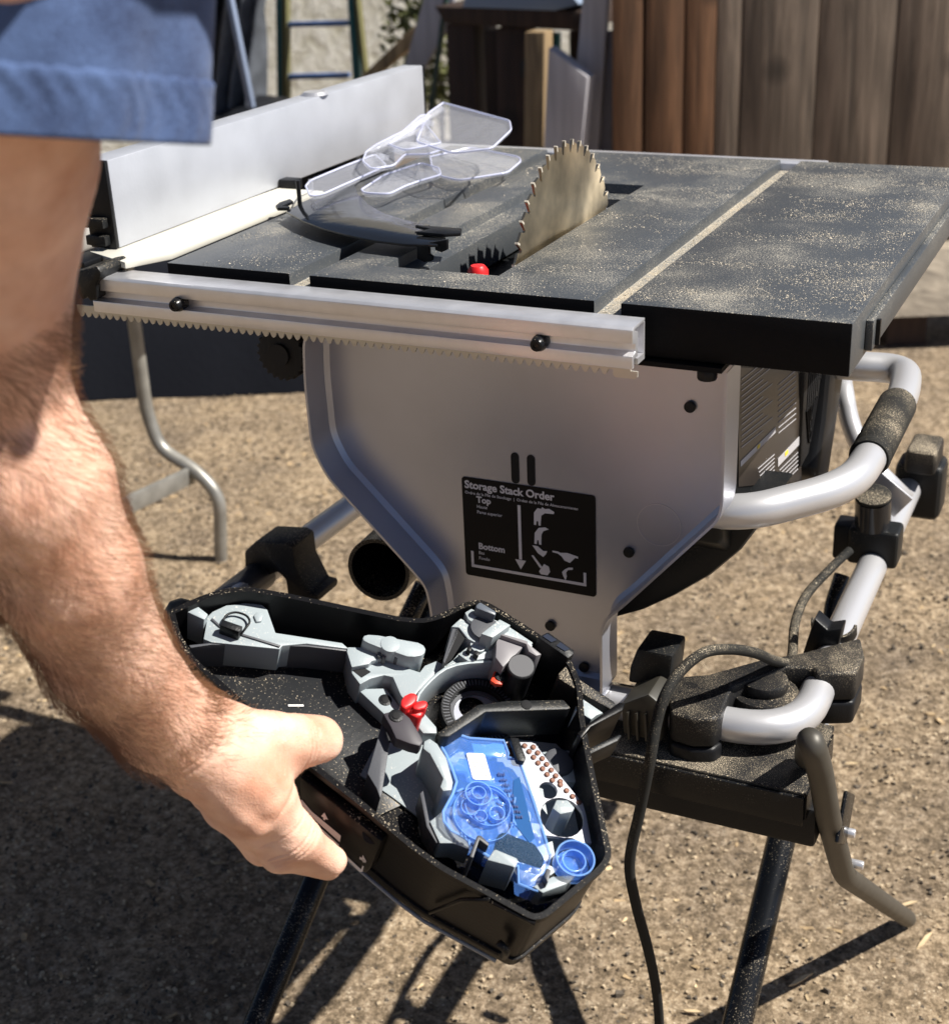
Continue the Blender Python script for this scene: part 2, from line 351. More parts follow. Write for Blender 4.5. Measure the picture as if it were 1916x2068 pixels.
for s in (-.7, .9, 2.3): mesh('post', *prism([fpt(s, G-.05, -.081), fpt(s+.09, G-.05, -.081), fpt(s+.09, .6, -.081), fpt(s, .6, -.081)], -FN*.09), W['bench'], fence)
kb = thing('kick_timber', 'pale sunlit timber lying along the foot of the board fence', 'timber', tuple(fpt(.1, G, .2)))
for s in (.0, .9): mesh('block', *prism([fpt(s-.2, G, .06), fpt(s-.1, G, .06), fpt(s-.1, G+.085, .06), fpt(s-.2, G+.085, .06)], FN*.1), W['bench'], kb)
mesh('beam', *prism([fpt(-.45, G+.087, .20), fpt(-.45, G+.087, .02), fpt(-.45, G+.235, .02), fpt(-.45, G+.235, .10)], FD*2.2), W['pale'], kb, bevel=.004)

# ------------------------------------------------------------ stucco wall and yard clutter behind
def stucco():
    m = bpy.data.materials.new('rough_cream_stucco'); m.use_nodes = True; n = m.node_tree.nodes; l = m.node_tree.links; b = n['Principled BSDF']
    b.inputs['Roughness'].default_value = .9; tc = n.new('ShaderNodeTexCoord')
    t = n.new('ShaderNodeTexNoise'); t.inputs['Scale'].default_value = 16; t.inputs['Detail'].default_value = 8; t.inputs['Roughness'].default_value = .7; l.new(tc.outputs['Object'], t.inputs[0])
    r = n.new('ShaderNodeValToRGB'); r.color_ramp.elements[0].position = .35; r.color_ramp.elements[1].position = .6
    r.color_ramp.elements[0].color = (.58, .55, .44, 1); r.color_ramp.elements[1].color = (.88, .86, .79, 1); l.new(t.outputs[0], r.inputs[0]); l.new(r.outputs[0], b.inputs['Base Color'])
    bp = n.new('ShaderNodeBump'); bp.inputs['Strength'].default_value = 1; bp.inputs['Distance'].default_value = .06; l.new(t.outputs[0], bp.inputs['Height']); l.new(bp.outputs[0], b.inputs['Normal'])
    return m
d2 = np.array([.80, .60, 0]); n2 = np.array([.60, -.80, 0]); S0 = np.array([-2.3, 4.3, G])
wl = mesh('stucco_wall', *prism([S0-d2*3, S0+d2*2.2, S0+d2*2.2+np.array([0, 0, 2.4]), S0-d2*3+np.array([0, 0, 2.4])], -n2*.15), stucco())
prop(wl, 'rough cream stucco wall in bright sun behind the ladder', 'wall')

def slab(name, px, y, th, m, label=None, cat=None, parent=None, bevel=.002, zmin=None):
    pts = [on(u, v, 1, y) for u, v in px]
    if zmin is not None: pts = [np.array([p[0], p[1], max(p[2], zmin)]) for p in pts]
    o = mesh(name, *prism(pts, (0, th, 0)), m, parent, bevel=bevel)
    if label: prop(o, label, cat)
    return o
# ladder
YL = 3.45
lad = thing('ladder', 'green and yellow ladder with blue rungs leaning at the stucco wall', 'ladder', tuple(on(620, 150, 1, YL)*np.array([1, 1, 0])+np.array([0, 0, G])))
grn = mat('dark_green_paint', (.02, .11, .12), .5); yel = mat('olive_yellow_edge', (.15, .14, .06), .6); blu = mat('blue_rung_paint', (.08, .16, .38), .5)
def strip(u0, u1, v0, v1, slant=0):        # pixel box -> front outline, standing strip reaching the ground
    return [(u0, v0), (u1, v0), (u1+slant, v1), (u0+slant, v1)]
slab('rail', strip(536, 546, -60, 430, 6), YL, .03, grn, parent=lad); slab('rail_edge', strip(547, 557, -60, 430, 4), YL, .03, yel, parent=lad)
slab('rail', strip(672, 681, -60, 430, 34), YL, .03, grn, parent=lad); slab('rail_edge', strip(682, 690, -60, 430, 52), YL, .03, yel, parent=lad)
for v in (40, 142, 250, 350): slab('rung', [(557, v+3), (674, v), (675, v+10), (557, v+13)], YL+.005, .03, blu, parent=lad)
# tarp hanging left of ladder
def tarp(name, u0, u1, v0, v1, y, m, label, cat, amp=.05, lean=0):
    V = []; F = []; nu, nv = 40, 26
    for j in range(nv):
        for i in range(nu):
            s = i/(nu-1); t = j/(nv-1)
            p = on(u0+(u1-u0)*s+lean*t, v0+(v1-v0)*t, 1, y); p[1] += amp*math.sin(s*17+3*math.sin(t*3))+amp*.6*noise.noise(Vector((s*9, t*3, y)))
            V.append(p)
    for j in range(nv-1):
        for i in range(nu-1): F.append([j*nu+i, j*nu+i+1, (j+1)*nu+i+1, (j+1)*nu+i])
    b = len(V); V2 = [p+np.array([0, .012, 0]) for p in V]
    F2 = [[q+b for q in f[::-1]] for f in F]
    o = mesh(name, V+V2, F+F2, m, smooth=True); prop(o, label, cat); return o
tarp('grey_tarp', 440, 520, -60, 420, 3.1, mat('grey_tarp_cloth', (.13, .145, .17), .6, grain=(20, .3)), 'crumpled grey tarp hanging left of the ladder', 'tarp', .04, lean=-30)
tarp('dark_sheet', 300, 462, -60, 480, 3.2, mat('black_sheet_cloth', (.012, .014, .02), .6, grain=(20, .3)), 'black plastic sheet hanging behind the denim sleeve', 'sheet', .05)
slab('leaning_pipe', [(437, -20), (446, -20), (492, 210), (482, 210)], 2.95, .02, mat('blue_grey_pipe', (.22, .27, .38), .4), 'thin blue grey pipe leaning against the grey tarp', 'pipe', zmin=G)
# low dark crates / bags behind the rip fence
def blob(name, c, s, m, label, cat, seed):
    bm = bmesh.new(); bmesh.ops.create_icosphere(bm, subdivisions=4, radius=1); V = []
    for v in bm.verts:
        q = v.co*(1+.28*noise.noise(v.co*2.1+Vector((seed, 0, 0)))+.08*noise.noise(v.co*6)); V.append(np.array([c[0]+q.x*s[0], c[1]+q.y*s[1], max(G, c[2]+q.z*s[2])]))
    F = [[v.index for v in f.verts] for f in bm.faces]; bm.free(); o = mesh(name, V, F, m, smooth=True); prop(o, label, cat); return o
bagm = mat('black_bag_plastic', (.012, .013, .016), .35, bump=(30, .5))
blob('garbage_bag', (-1.95, 3.05, G+.22), (.42, .22, .26), bagm, 'black bag slumped on the ground behind the rip fence', 'bag', 1)
blob('garbage_bag', (-1.28, 2.95, G+.17), (.28, .20, .24), bagm, 'smaller black bag slumped under the ladder foot', 'bag', 5)
blob('sandbag', (-1.52, 3.02, G+.40), (.12, .09, .04), mat('cream_cloth', (.62, .56, .42), .9), 'small cream cloth bundle lying on the black bags', 'cloth', 9)
slab('brace_plank', [(812, 45), (826, 70), (700, 175), (640, 230), (618, 222), (690, 160)], 3.3, .035, W['tan'], 'tan plank leaning diagonally to the right of the ladder', 'plank', zmin=G)
slab('leaning_sheet', [(835, -40), (893, -40), (868, 60), (815, 150), (770, 330), (720, 330), (790, 120)], 3.0, .02, W['whiteb'], 'whitish sheet of board leaning left of the brown bench', 'board', zmin=G)
slab('leaning_bar', [(866, -30), (874, -30), (830, 300), (822, 300)], 2.95, .015, mat('dark_green_bar', (.03, .06, .05), .5), 'thin dark green bar leaning in front of the whitish sheet', 'bar', zmin=G)
shrub_m = mat('dry_leaves', (.13, .14, .05), .8, grain=(30, .5))
def shrub(cu, cv, y, r, n, label, seed):
    c = on(cu, cv, 1, y); rr = np.random.default_rng(seed)
    t = thing('ivy', label, 'plant', (c[0], y, G)); V = []; F = []
    for _ in range(n):
        d = rr.normal(0, 1, 3); d /= np.linalg.norm(d); p = c+d*r*np.array([.8, .3, 1.6])*rr.uniform(.3, 1)
        a = rr.normal(0, 1, 3); a /= np.linalg.norm(a); b_ = np.cross(a, d); b_ /= np.linalg.norm(b_); s = rr.uniform(.012, .026); k = len(V)
        V += [p-a*s, p-b_*s*.5, p+a*s, p+b_*s*.5]; F.append([k, k+1, k+2, k+3])
    o = mesh('foliage', V, F, shrub_m, t); o['kind'] = 'stuff'
    mesh('stem', *tube([(c[0], y, G), (c[0]+.02, y, c[2])], .008, n=8), W['bench'], t)
shrub(800, 60, 3.7, .17, 420, 'dry green ivy growing on the stucco wall beside the plank', 4)
shrub(850, 150, 3.6, .12, 260, 'small dry ivy clump behind the whitish leaning sheet', 6)
# brown bench with shelf
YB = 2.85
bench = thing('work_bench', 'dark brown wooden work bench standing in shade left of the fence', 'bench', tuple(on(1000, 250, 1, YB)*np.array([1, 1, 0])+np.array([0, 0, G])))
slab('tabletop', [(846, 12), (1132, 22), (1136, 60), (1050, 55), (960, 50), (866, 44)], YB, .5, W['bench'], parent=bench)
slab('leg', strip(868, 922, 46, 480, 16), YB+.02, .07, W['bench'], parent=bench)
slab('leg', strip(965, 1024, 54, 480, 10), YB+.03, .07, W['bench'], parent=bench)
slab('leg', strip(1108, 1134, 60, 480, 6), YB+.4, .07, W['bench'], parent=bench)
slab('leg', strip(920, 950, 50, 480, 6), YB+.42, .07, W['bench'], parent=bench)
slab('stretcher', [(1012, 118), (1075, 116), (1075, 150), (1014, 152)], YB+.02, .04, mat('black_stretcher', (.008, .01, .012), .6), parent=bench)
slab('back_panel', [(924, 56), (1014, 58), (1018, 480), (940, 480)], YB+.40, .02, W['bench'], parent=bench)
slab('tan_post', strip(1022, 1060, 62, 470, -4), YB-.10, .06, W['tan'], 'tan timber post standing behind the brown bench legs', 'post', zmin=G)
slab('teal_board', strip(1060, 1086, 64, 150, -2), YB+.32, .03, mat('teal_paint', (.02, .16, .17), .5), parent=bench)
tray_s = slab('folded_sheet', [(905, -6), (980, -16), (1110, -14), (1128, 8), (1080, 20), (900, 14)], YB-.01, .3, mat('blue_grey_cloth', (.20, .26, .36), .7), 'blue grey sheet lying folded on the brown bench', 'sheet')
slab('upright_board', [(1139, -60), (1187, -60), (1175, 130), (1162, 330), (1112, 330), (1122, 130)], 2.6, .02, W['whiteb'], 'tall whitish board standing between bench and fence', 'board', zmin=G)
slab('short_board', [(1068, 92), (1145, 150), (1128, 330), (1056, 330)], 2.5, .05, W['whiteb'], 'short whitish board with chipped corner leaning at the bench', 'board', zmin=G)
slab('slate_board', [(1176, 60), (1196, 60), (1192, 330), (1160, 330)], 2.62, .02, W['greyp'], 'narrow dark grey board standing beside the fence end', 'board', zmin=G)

# ------------------------------------------------------------ folding table behind, left
ft = thing('folding_table', 'grey tube legged folding table standing behind the saw at the left', 'table', (-.95, 1.3, G))
fl = on(430, 1090, 2, G)
pts = [fl+np.array([0, 0, .0]), on(428, 968, 1, fl[1]), on(385, 918, 1, fl[1]), on(312, 875, 1, fl[1]), on(285, 800, 1, fl[1]), on(258, 600, 1, fl[1])]
top = pts[-1].copy(); top[2] = G+.70; pts.append(top)
mesh('leg', *tube(pts, .0125, .03, 16), M['greytube'], ft, smooth=True, autosm=1)
dl = np.array([-.10, -.56, 0])
mesh('leg', *tube([p+dl for p in pts], .0125, .03, 16), M['greytube'], ft, smooth=True, autosm=1)
a = on(372, 940, 1, fl[1]); mesh('crossbar', *prism([a, a+np.array([0, 0, .034]), a+np.array([0, 0, .034])+dl, a+dl], (.010, 0, 0)), M['greytube'], ft, bevel=.002)
a = pts[-2]; mesh('latch', *cyl(a+np.array([-.02, -.014, .05]), a+np.array([.0, -.014, .03]), .008, 12), M['tube'], ft)
mesh('tabletop', *box2((-.60, .30, G+.70), (-2.3, 1.09, G+.74)), mat('grey_table_plastic', (.35, .34, .32), .6), ft, bevel=.01)
# black humped sheet put in where the ground behind the saw lies in shade
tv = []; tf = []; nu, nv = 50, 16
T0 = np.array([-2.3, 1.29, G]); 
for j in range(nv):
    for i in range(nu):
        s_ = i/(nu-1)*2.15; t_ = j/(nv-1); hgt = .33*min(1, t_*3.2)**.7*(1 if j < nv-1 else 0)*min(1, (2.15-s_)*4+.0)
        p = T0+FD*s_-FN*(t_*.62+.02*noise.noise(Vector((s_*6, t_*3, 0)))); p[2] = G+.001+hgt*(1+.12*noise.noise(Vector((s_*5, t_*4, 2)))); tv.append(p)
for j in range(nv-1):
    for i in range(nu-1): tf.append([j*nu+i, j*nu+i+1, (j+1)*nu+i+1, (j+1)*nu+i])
o = mesh('ground_shade_sheet', tv, tf, mat('ground_shade_black', (.005, .006, .010), .85, 0, .2, bump=(60, .6)), smooth=True); prop(o, 'black sheet put in for the shaded ground behind the saw', 'tarp')

# ============================================================ TABLE SAW
saw = thing('table_saw', 'jobsite table saw with dusty grey top and silver body on a folding stand', 'table saw', (.3, .25, -.40))
TW, TD = .602, .5735
# -- top as a stepped sheet (slots, opening with recessed ledge)
def stepped(xs, ys, hf, zb):
    V = []; F = []; 
    def quad(a, b, c, d): k = len(V); V.extend([a, b, c, d]); F.append([k, k+1, k+2, k+3])
    nx, ny = len(xs)-1, len(ys)-1; H = {(i, j): hf((xs[i]+xs[i+1])/2, (ys[j]+ys[j+1])/2) for i in range(nx) for j in range(ny)}
    for (i, j), h in H.items():
        x0, x1, y0, y1 = xs[i], xs[i+1], ys[j], ys[j+1]
        if h is not None: quad((x0, y0, h), (x1, y0, h), (x1, y1, h), (x0, y1, h)); quad((x0, y0, zb), (x0, y1, zb), (x1, y1, zb), (x1, y0, zb))
        for di, dj, e in ((1, 0, ((x1, y0), (x1, y1))), (-1, 0, ((x0, y1), (x0, y0))), (0, 1, ((x1, y1), (x0, y1))), (0, -1, ((x0, y0), (x1, y0)))):
            g = H.get((i+di, j+dj)); hh = zb if h is None else h; gg = zb if g is None else g
            if hh > gg: (ax_, ay_), (bx_, by_) = e; quad((ax_, ay_, hh), (ax_, ay_, gg), (bx_, by_, gg), (bx_, by_, hh))
    return V, F
s1, s2, s3, s4 = .127, .147, .4035, .4255
ox0, ox1, oy0, oy1 = .193, .3015, .046, .412
def hf(x, y):
    if s1 < x < s2 or s3 < x < s4: return -.0115
    if ox0 < x < ox1 and oy0 < y < oy1:
        if x > .217 and .064 < y < .385: return None
        return -.010
    return 0.0
xs = [0, s1, s2, ox0, .217, ox1, s3, s4, TW]; ys = [0, oy0, .064, .385, oy1, TD]
def weld(o, bev):
    bm = bmesh.new(); bm.from_mesh(o.data); bmesh.ops.remove_doubles(bm, verts=bm.verts, dist=1e-6)
    bmesh.ops.recalc_face_normals(bm, faces=bm.faces)
    es = [e for e in bm.edges if len(e.link_faces) == 2 and e.calc_face_angle(0) > .5]
    bmesh.ops.bevel(bm, geom=es, offset=bev, segments=2, profile=.5, affect='EDGES', clamp_overlap=True)
    bm.to_mesh(o.data); bm.free(); o.data.polygons.foreach_set('use_smooth', [True]*len(o.data.polygons)); o.data.set_sharp_from_angle(angle=.5)
tt = mesh('tabletop', *stepped(xs, ys, hf, -.041), M['cast'], saw); weld(tt, .0012)
tt.data.materials.append(M['castside']); tt.data.materials.append(M['slot'])
for p in tt.data.polygons:
    n = p.normal; c = p.center+Vector(OFF[saw.name])
    if n.y < -.8 and c.y < .004: p.material_index = 1
    elif n.z > .9 and -.013 < c.z < -.0105: p.material_index = 2
# loose sawdust lying on the top and in the slots
def sawdust(n, seed):
    r = np.random.default_rng(seed); V = []; F = []; k = 0
    while k < n:
        x = r.uniform(.004, TW-.003); y = r.uniform(.003, TD-.003); z = 0.0
        if s3+.001 < x < s4-.001 or s1+.001 < x < s2-.001: z = -.0115; p = .95
        elif ox0-.002 < x < ox1+.002 and oy0 < y < oy1: continue
        elif min(abs(x-q) for q in (s1, s2, s3, s4)) < .0015: continue
        else:
            a_ = noise.noise(Vector((x*9+y*5, y*26-x*6, 1.7)))+.8*noise.noise(Vector((x*30, y*34, 4)))+.45*noise.noise(Vector((x*95, y*95, 9)))
            edge = .35*math.exp(-((x-.56)/.07)**2)+.40*math.exp(-((y-.05)/.06)**2)*(x > .42)+.15*(y > .45)
            p = min(1, max(.03, .10+.75*(a_+.05+edge)))**1.6
            if x < .40: p *= .6
        if r.uniform() > p: continue
        s_ = r.uniform(.00025, .00062)*(1.9 if r.uniform() < .03 else 1); t = r.uniform(0, 6.28); c_, d_ = math.cos(t)*s_, math.sin(t)*s_; h = s_*r.uniform(.2, .9); b = len(V)
        V += [(x-c_, y-d_, z+.0001), (x+d_*.5, y-c_*.5, z+.0001+h), (x+c_, y+d_, z+.0002+h*.4), (x-d_*.5, y+c_*.5, z+.0001)]; F.append((b, b+1, b+2, b+3)); k += 1
    me = bpy.data.meshes.new('sawdust'); me.from_pydata(V, [], F); me.materials.append(mat('sawdust_flakes', (.60, .53, .42), .9)); o = bpy.data.objects.new('sawdust', me); col.objects.link(o)
    prop(o, 'pale sawdust strewn over the grey saw table top', 'sawdust', kind='stuff')
sawdust(34000, 21)
# side rail and brackets on the right edge
mesh('edge_trim', *prism([(TW, .05, -.012), (TW, .05, -.036), (TW, .45, -.036), (TW, .45, -.012)], (.006, 0, 0)), M['cast'], saw, bevel=.001)
mesh('edge_trim', *prism([(TW+.0062, .06, -.014), (TW+.0062, .06, -.034), (TW+.0062, .064, -.034), (TW+.0062, .064, -.014)], (.003, 0, 0)), M['blk'], saw)
mesh('bracket', *join([box((TW+.008, .49, -.02), (.016, .02, .018)), box((TW+.014, .50, -.036), (.008, .03, .02))]), M['tube'], saw, bevel=.002)
# inside of the opening
mesh('dust_chute', *join([prism([(.200, .05, -.10), (.335, .05, -.10), (.335, .42, -.10), (.200, .42, -.10)], (0, 0, -.004)),
     prism([(.199, .05, -.042), (.199, .42, -.042), (.199, .42, -.10), (.199, .05, -.10)], (-.004, 0, 0)),
     prism([(.338, .05, -.042), (.338, .42, -.042), (.338, .42, -.10), (.338, .05, -.10)], (.004, 0, 0))]), M['blkl'], saw)
mesh('blade_shroud', *prism([(.222, .08, -.081), (.270, .08, -.050), (.270, .30, -.034), (.222, .30, -.052)], (0, 0, -.004)), mat('dusty_grey_shroud', (.12, .12, .125), .6, dust=(650, .45, SD)), saw, bevel=.001)
a = on(931, 530, 2, -.008); mesh('lock_knob', *tube([a-np.array([0, 0, .03]), a+np.array([0, 0, .002]), a+np.array([0, 0, .006])], [.009, .009, .006], 0, 24), M['red'], saw, smooth=True, autosm=.7)
mesh('cross_rod', *cyl((.215, .372, -.020), (.305, .372, -.020), .0035, 12), M['alu'], saw)
# -- blade
def blade():
    R = .1232; n = 40; c = np.array([.2955, .205, -.0425]); out = []
    for k in range(n):
        a0 = 2*math.pi*k/n
        for da, r in ((0, R-.0005), (.010, R-.0005), (.052, R-.0022), (.100, R-.0036), (.108, R-.0085), (.120, R-.0112), (.138, R-.0108), (.148, R-.006)):
            a_ = a0+da; out.append(c+np.array([0, -math.cos(a_)*r, math.sin(a_)*r]))
    return prism(out, (.0022, 0, 0))
sbm = M['steel']; sn = sbm.node_tree.nodes; sb_ = sn['Principled BSDF']; sb_.inputs['Anisotropic'].default_value = .85
tg = sn.new('ShaderNodeTangent'); tg.direction_type = 'RADIAL'; tg.axis = 'X'; sbm.node_tree.links.new(tg.outputs[0], sb_.inputs['Tangent'])
bld = mesh('saw_blade', *blade(), sbm, saw, smooth=True, autosm=.4)
for k in range(40):
    a_ = 2*math.pi*k/40+.010; q_ = np.array([0, -math.cos(a_), math.sin(a_)]); t_ = np.array([0, math.sin(a_), math.cos(a_)])
    mesh('carbide_tip', *box(np.array([.2966, .205, -.0425])+q_*.1213, (.0032, .0018, .0052), [[1, 0, 0], t_, q_]), M['carb'], bld)
# -- front rail
def extr(prof, x0, x1): return prism([(x0, y, z) for y, z in prof], (x1-x0, 0, 0))
prof = [(-.012, -.0060), (-.037, -.0064), (-.040, -.0082), (-.040, -.0185), (-.033, -.0205), (-.033, -.0265), (-.040, -.0285), (-.040, -.0385), (-.036, -.0385), (-.036, -.0315), (-.028, -.0315), (-.028, -.012), (-.034, -.010), (-.034, -.0088), (-.014, -.0088), (-.012, -.0088)]
rail = mesh('front_rail', *extr(prof, -.055, .449), M['alu'], saw, bevel=.0004)
mesh('rail_back', *join([extr([(-.012, -.0090), (-.014, -.0090), (-.014, -.0385), (-.012, -.0385)], -.055, .449), extr([(-.0142, -.0335), (-.0278, -.0335), (-.0278, -.0385), (-.0142, -.0385)], -.055, .449)]), M['alu'], saw)
# rack
def rack():
    V = []; F = []; y0, y1 = -.0335, -.0355; p = .0078; x = -.078; parts = [prism([(x, y0, -.0355), (.446, y0, -.0355), (.446, y0, -.0415), (x, y0, -.0415)], (0, y1-y0, 0))]
    while x < .425:
        parts.append(prism([(x+.0006, y0, -.0415), (x+p-.0006, y0, -.0415), (x+p-.0024, y0, -.0452), (x+p/2, y0, -.0462), (x+.0024, y0, -.0452)], (0, y1-y0, 0))); x += p
    parts.append(prism([(.432, y0, -.0415), (.4515, y0, -.0415), (.4515, y0, -.0458), (.449, y0, -.0475), (.4335, y0, -.0475), (.432, y0, -.046)], (0, y1-y0, 0)))
    return join(parts)
mesh('rack', *rack(), mat('zinc_rack', (.55, .53, .47), .4, .5), saw)
for u, v in ((347, 592), (1050, 668)):
    c = on(u, v, 1, -.040)
    b = mesh('bolt', *tube([c+np.array([0, .008, 0]), c+np.array([0, -.001, 0]), c+np.array([0, -.001, 0]), c+np.array([0, -.007, 0])], [.0065, .0065, .0048, .0048], 0, 20), M['gloss'], saw, bevel=.0005)
    mesh('socket', *ring(c+np.array([0, -.0072, 0]), (0, 1, 0), .0022, .004, .001, 12), M['blk'], b)
pc = [on(u, v, 1, -.046) for u, v in ((152, 526), (188, 518), (196, 530), (194, 545), (186, 550), (188, 582), (176, 588), (168, 578), (160, 585), (150, 570))]
mesh('rail_end_cap', *prism(pc, (0, .04, 0)), M['blkl'], saw, bevel=.002)
# rear rail + supports so the fence has something to ride on
mesh('rear_rail', *extr([(TD+.004, -.004), (TD+.03, -.004), (TD+.03, -.038), (TD+.004, -.038)], -.08, .45), M['alu'], saw, bevel=.002)
# -- silver body panel (flanges toward the viewer)
y0, y1 = 0.0, .035
outl = [(.142, -.045), (.134, -.06), (.1315, -.098), (.1325, -.158), (.146, -.186), (.227, -.266), (.240, -.280), (.244, -.308), (.244, -.362), (.409, -.362), (.409, -.292), (.413, -.280), (.427, -.266), (.508, -.172), (.511, -.158), (.511, -.047)]
ol = fillet([(x, 0, z) for x, z in outl] , .012, 4)
N = len(ol); V = []; F = []
th = .0022
cx = np.array([.33, 0, -.17])
def inset(P, d):
    P = [np.array([p[0], p[2]]) for p in P]; n = len(P); out = []
    A = sum(P[i][0]*P[(i+1) % n][1]-P[(i+1) % n][0]*P[i][1] for i in range(n)); s = 1 if A > 0 else -1
    for i in range(n):
        a = P[i]-P[i-1]; b = P[(i+1) % n]-P[i]; a /= np.linalg.norm(a)+1e-12; b /= np.linalg.norm(b)+1e-12
        nn = np.array([-a[1]-b[1], a[0]+b[0]])*s; L = np.linalg.norm(nn); nn = nn/(L+1e-9); c_ = max(.4, np.dot(nn, np.array([-b[1], b[0]])*s))
        out.append(P[i]+nn*d/c_)
    return out
inn = inset(ol, th); inn2 = inset(ol, th+.004)
rings = [[(p[0], y1+th, p[2]) for p in ol], [(p[0], y0, p[2]) for p in ol], [(q[0], y0, q[1]) for q in inn], [(q[0], y1-.004, q[1]) for q in inn], [(q[0], y1, q[1]) for q in inn2]]
for r_ in rings: V += r_
for k in range(4):
    for i in range(N-1): F.append([k*N+i, k*N+i+1, (k+1)*N+i+1, (k+1)*N+i])
F.append([4*N+i for i in range(N)]); F.append([i for i in range(N-1, -1, -1)])
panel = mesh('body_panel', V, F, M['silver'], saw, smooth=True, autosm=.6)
mesh('top_flange', *box2((.145, -.006, -.0425), (.508, y1, -.0465)), M['castside'], saw)
yp = y1-.0006
for x, z in ((.472, -.091), (.421, -.229), (.347, -.315), (.379, -.351)):
    mesh('screw', *cyl((x, yp, z), (x, yp-.003, z), .0048, 20), M['blk'], saw, bevel=.0006)
def pill(cx_, z0, z1, r, y, n=8): return [(cx_+r*math.cos(t), y, z1-r+r*math.sin(t)) for t in np.linspace(0, math.pi, n)]+[(cx_+r*math.cos(t), y, z0+r+r*math.sin(t)) for t in np.linspace(math.pi, 2*math.pi, n)]
for x in (.3165, .3315): mesh('vent_slot', *prism(pill(x, -.181, -.152, .0037, y1-.0003), (0, -.0004, 0)), M['hole'], saw)
mesh('pressed_circle', *ring((.447, yp+.0003, -.2), (0, 1, 0), .0188, .0194, .0005, 40), M['tube'], saw)
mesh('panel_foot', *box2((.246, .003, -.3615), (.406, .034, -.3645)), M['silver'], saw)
for x, z in ((.372, -.3613),): mesh('foot_bolt', *cyl((x, .015, -.3614), (x, .015, -.358), .004, 16), M['blk'], saw)
# label
lx0, lx1, lz0, lz1 = .2645, .3905, -.2785, -.1815
def rrect(x0, x1, z0, z1, r, y, n=5):
    P = []
    for cx_, cz_, a in ((x1-r, z1-r, 0), (x0+r, z1-r, 90), (x0+r, z0+r, 180), (x1-r, z0+r, 270)):
        for k in range(n): t = math.radians(a+90*k/(n-1)); P.append((cx_+r*math.cos(t), y, cz_+r*math.sin(t)))
    return P
lab = mesh('storage_label', *prism(rrect(lx0, lx1, lz0, lz1, .003, y1-.0004), (0, -.0005, 0)), M['lab'], saw)
LW = lx1-lx0; LH = lz1-lz0; yl = y1-.0010
def L(u, v): return np.array([lx0+u*LW, yl, lz1-v*LH])
parts = []
def addt(s, u, v, size, bold=0):
    v_, f_ = text_mesh(s, size, bold); parts.append((place(v_, L(u, v), (1, 0, 0), (0, 0, 1), (0, -1, 0)), f_))
addt('Storage Stack Order', .022, .105, .0102, .00028)
addt('Ordre de la Pile de Stockage  |  Orden de la Pila de Almacenamiento', .022, .163, .00385)
addt('Top', .11, .235, .0084, .00025); addt('Haute', .11, .29, .0042); addt('Parte superior', .11, .345, .0042)
addt('Bottom', .11, .705, .0084, .00025); addt('Bas', .11, .76, .0042); addt('Fondo', .11, .815, .0042)
def lp(pts): parts.append(prism([L(u, v) for u, v in pts], (0, -.0003, 0)))
lp([(.05, .74), (.07, .74), (.07, .875), (.05, .875)]); lp([(.05, .877), (.93, .877), (.93, .905), (.05, .905)]); lp([(.91, .77), (.93, .77), (.93, .875), (.91, .875)])
lp([(.425, .20), (.447, .20), (.447, .745), (.425, .745)]); lp([(.395, .75), (.477, .75), (.436, .845)])
lp([(.545, .37), (.548, .25), (.575, .20), (.60, .205), (.61, .185), (.63, .20), (.66, .19), (.70, .215), (.695, .235), (.63, .24), (.602, .27), (.595, .37), (.58, .37), (.578, .33), (.565, .33), (.562, .37)])
lp([(.545, .56), (.55, .45), (.58, .395), (.63, .38), (.655, .395), (.615, .42), (.60, .46), (.597, .56), (.58, .56), (.577, .52), (.566, .52), (.563, .56)])
lp([(.53, .58), (.57, .58), (.61, .62), (.64, .615), (.63, .65), (.61, .68), (.57, .65)])
lp([(.68, .60), (.72, .60), (.74, .61), (.79, .60), (.87, .62), (.87, .64), (.85, .635), (.81, .695), (.77, .68), (.75, .645), (.72, .62), (.68, .615)])
lp([(.52, .685), (.535, .68), (.60, .785), (.585, .80)]); lp([(.59, .80), (.615, .75), (.65, .77), (.66, .82), (.64, .86), (.59, .86), (.575, .835)])
lp([(.77, .77), (.80, .745), (.83, .74), (.83, .76), (.795, .77), (.78, .80), (.785, .84), (.775, .88), (.755, .83), (.75, .80)])
mesh('label_print', *join(parts), M['white'], lab)
# -- motor housing behind the panel
def yz_prism(pts, x0, x1): return prism([(x0, y, z) for y, z in pts], (x1-x0, 0, 0))
hb = [(.045, -.045), (.047, -.215), (.09, -.245), (.30, -.262), (.335, -.250), (.365, -.20), (.38, -.12), (.375, -.045)]
mh = mesh('motor_housing', *yz_prism(hb, .20, .498), M['blkl'], saw, bevel=.006, seg=3)
mesh('rear_cover', *yz_prism([(.37, -.05), (.385, -.13), (.37, -.22), (.345, -.27), (.40, -.31), (.45, -.20), (.46, -.05)], .24, .512), M['blk'], saw, bevel=.01, seg=3)
mesh('end_cap', *yz_prism([(.30, -.045), (.385, -.045), (.39, -.13), (.372, -.20), (.34, -.247), (.31, -.25)], .47, .503), M['blkd'], saw, bevel=.004)
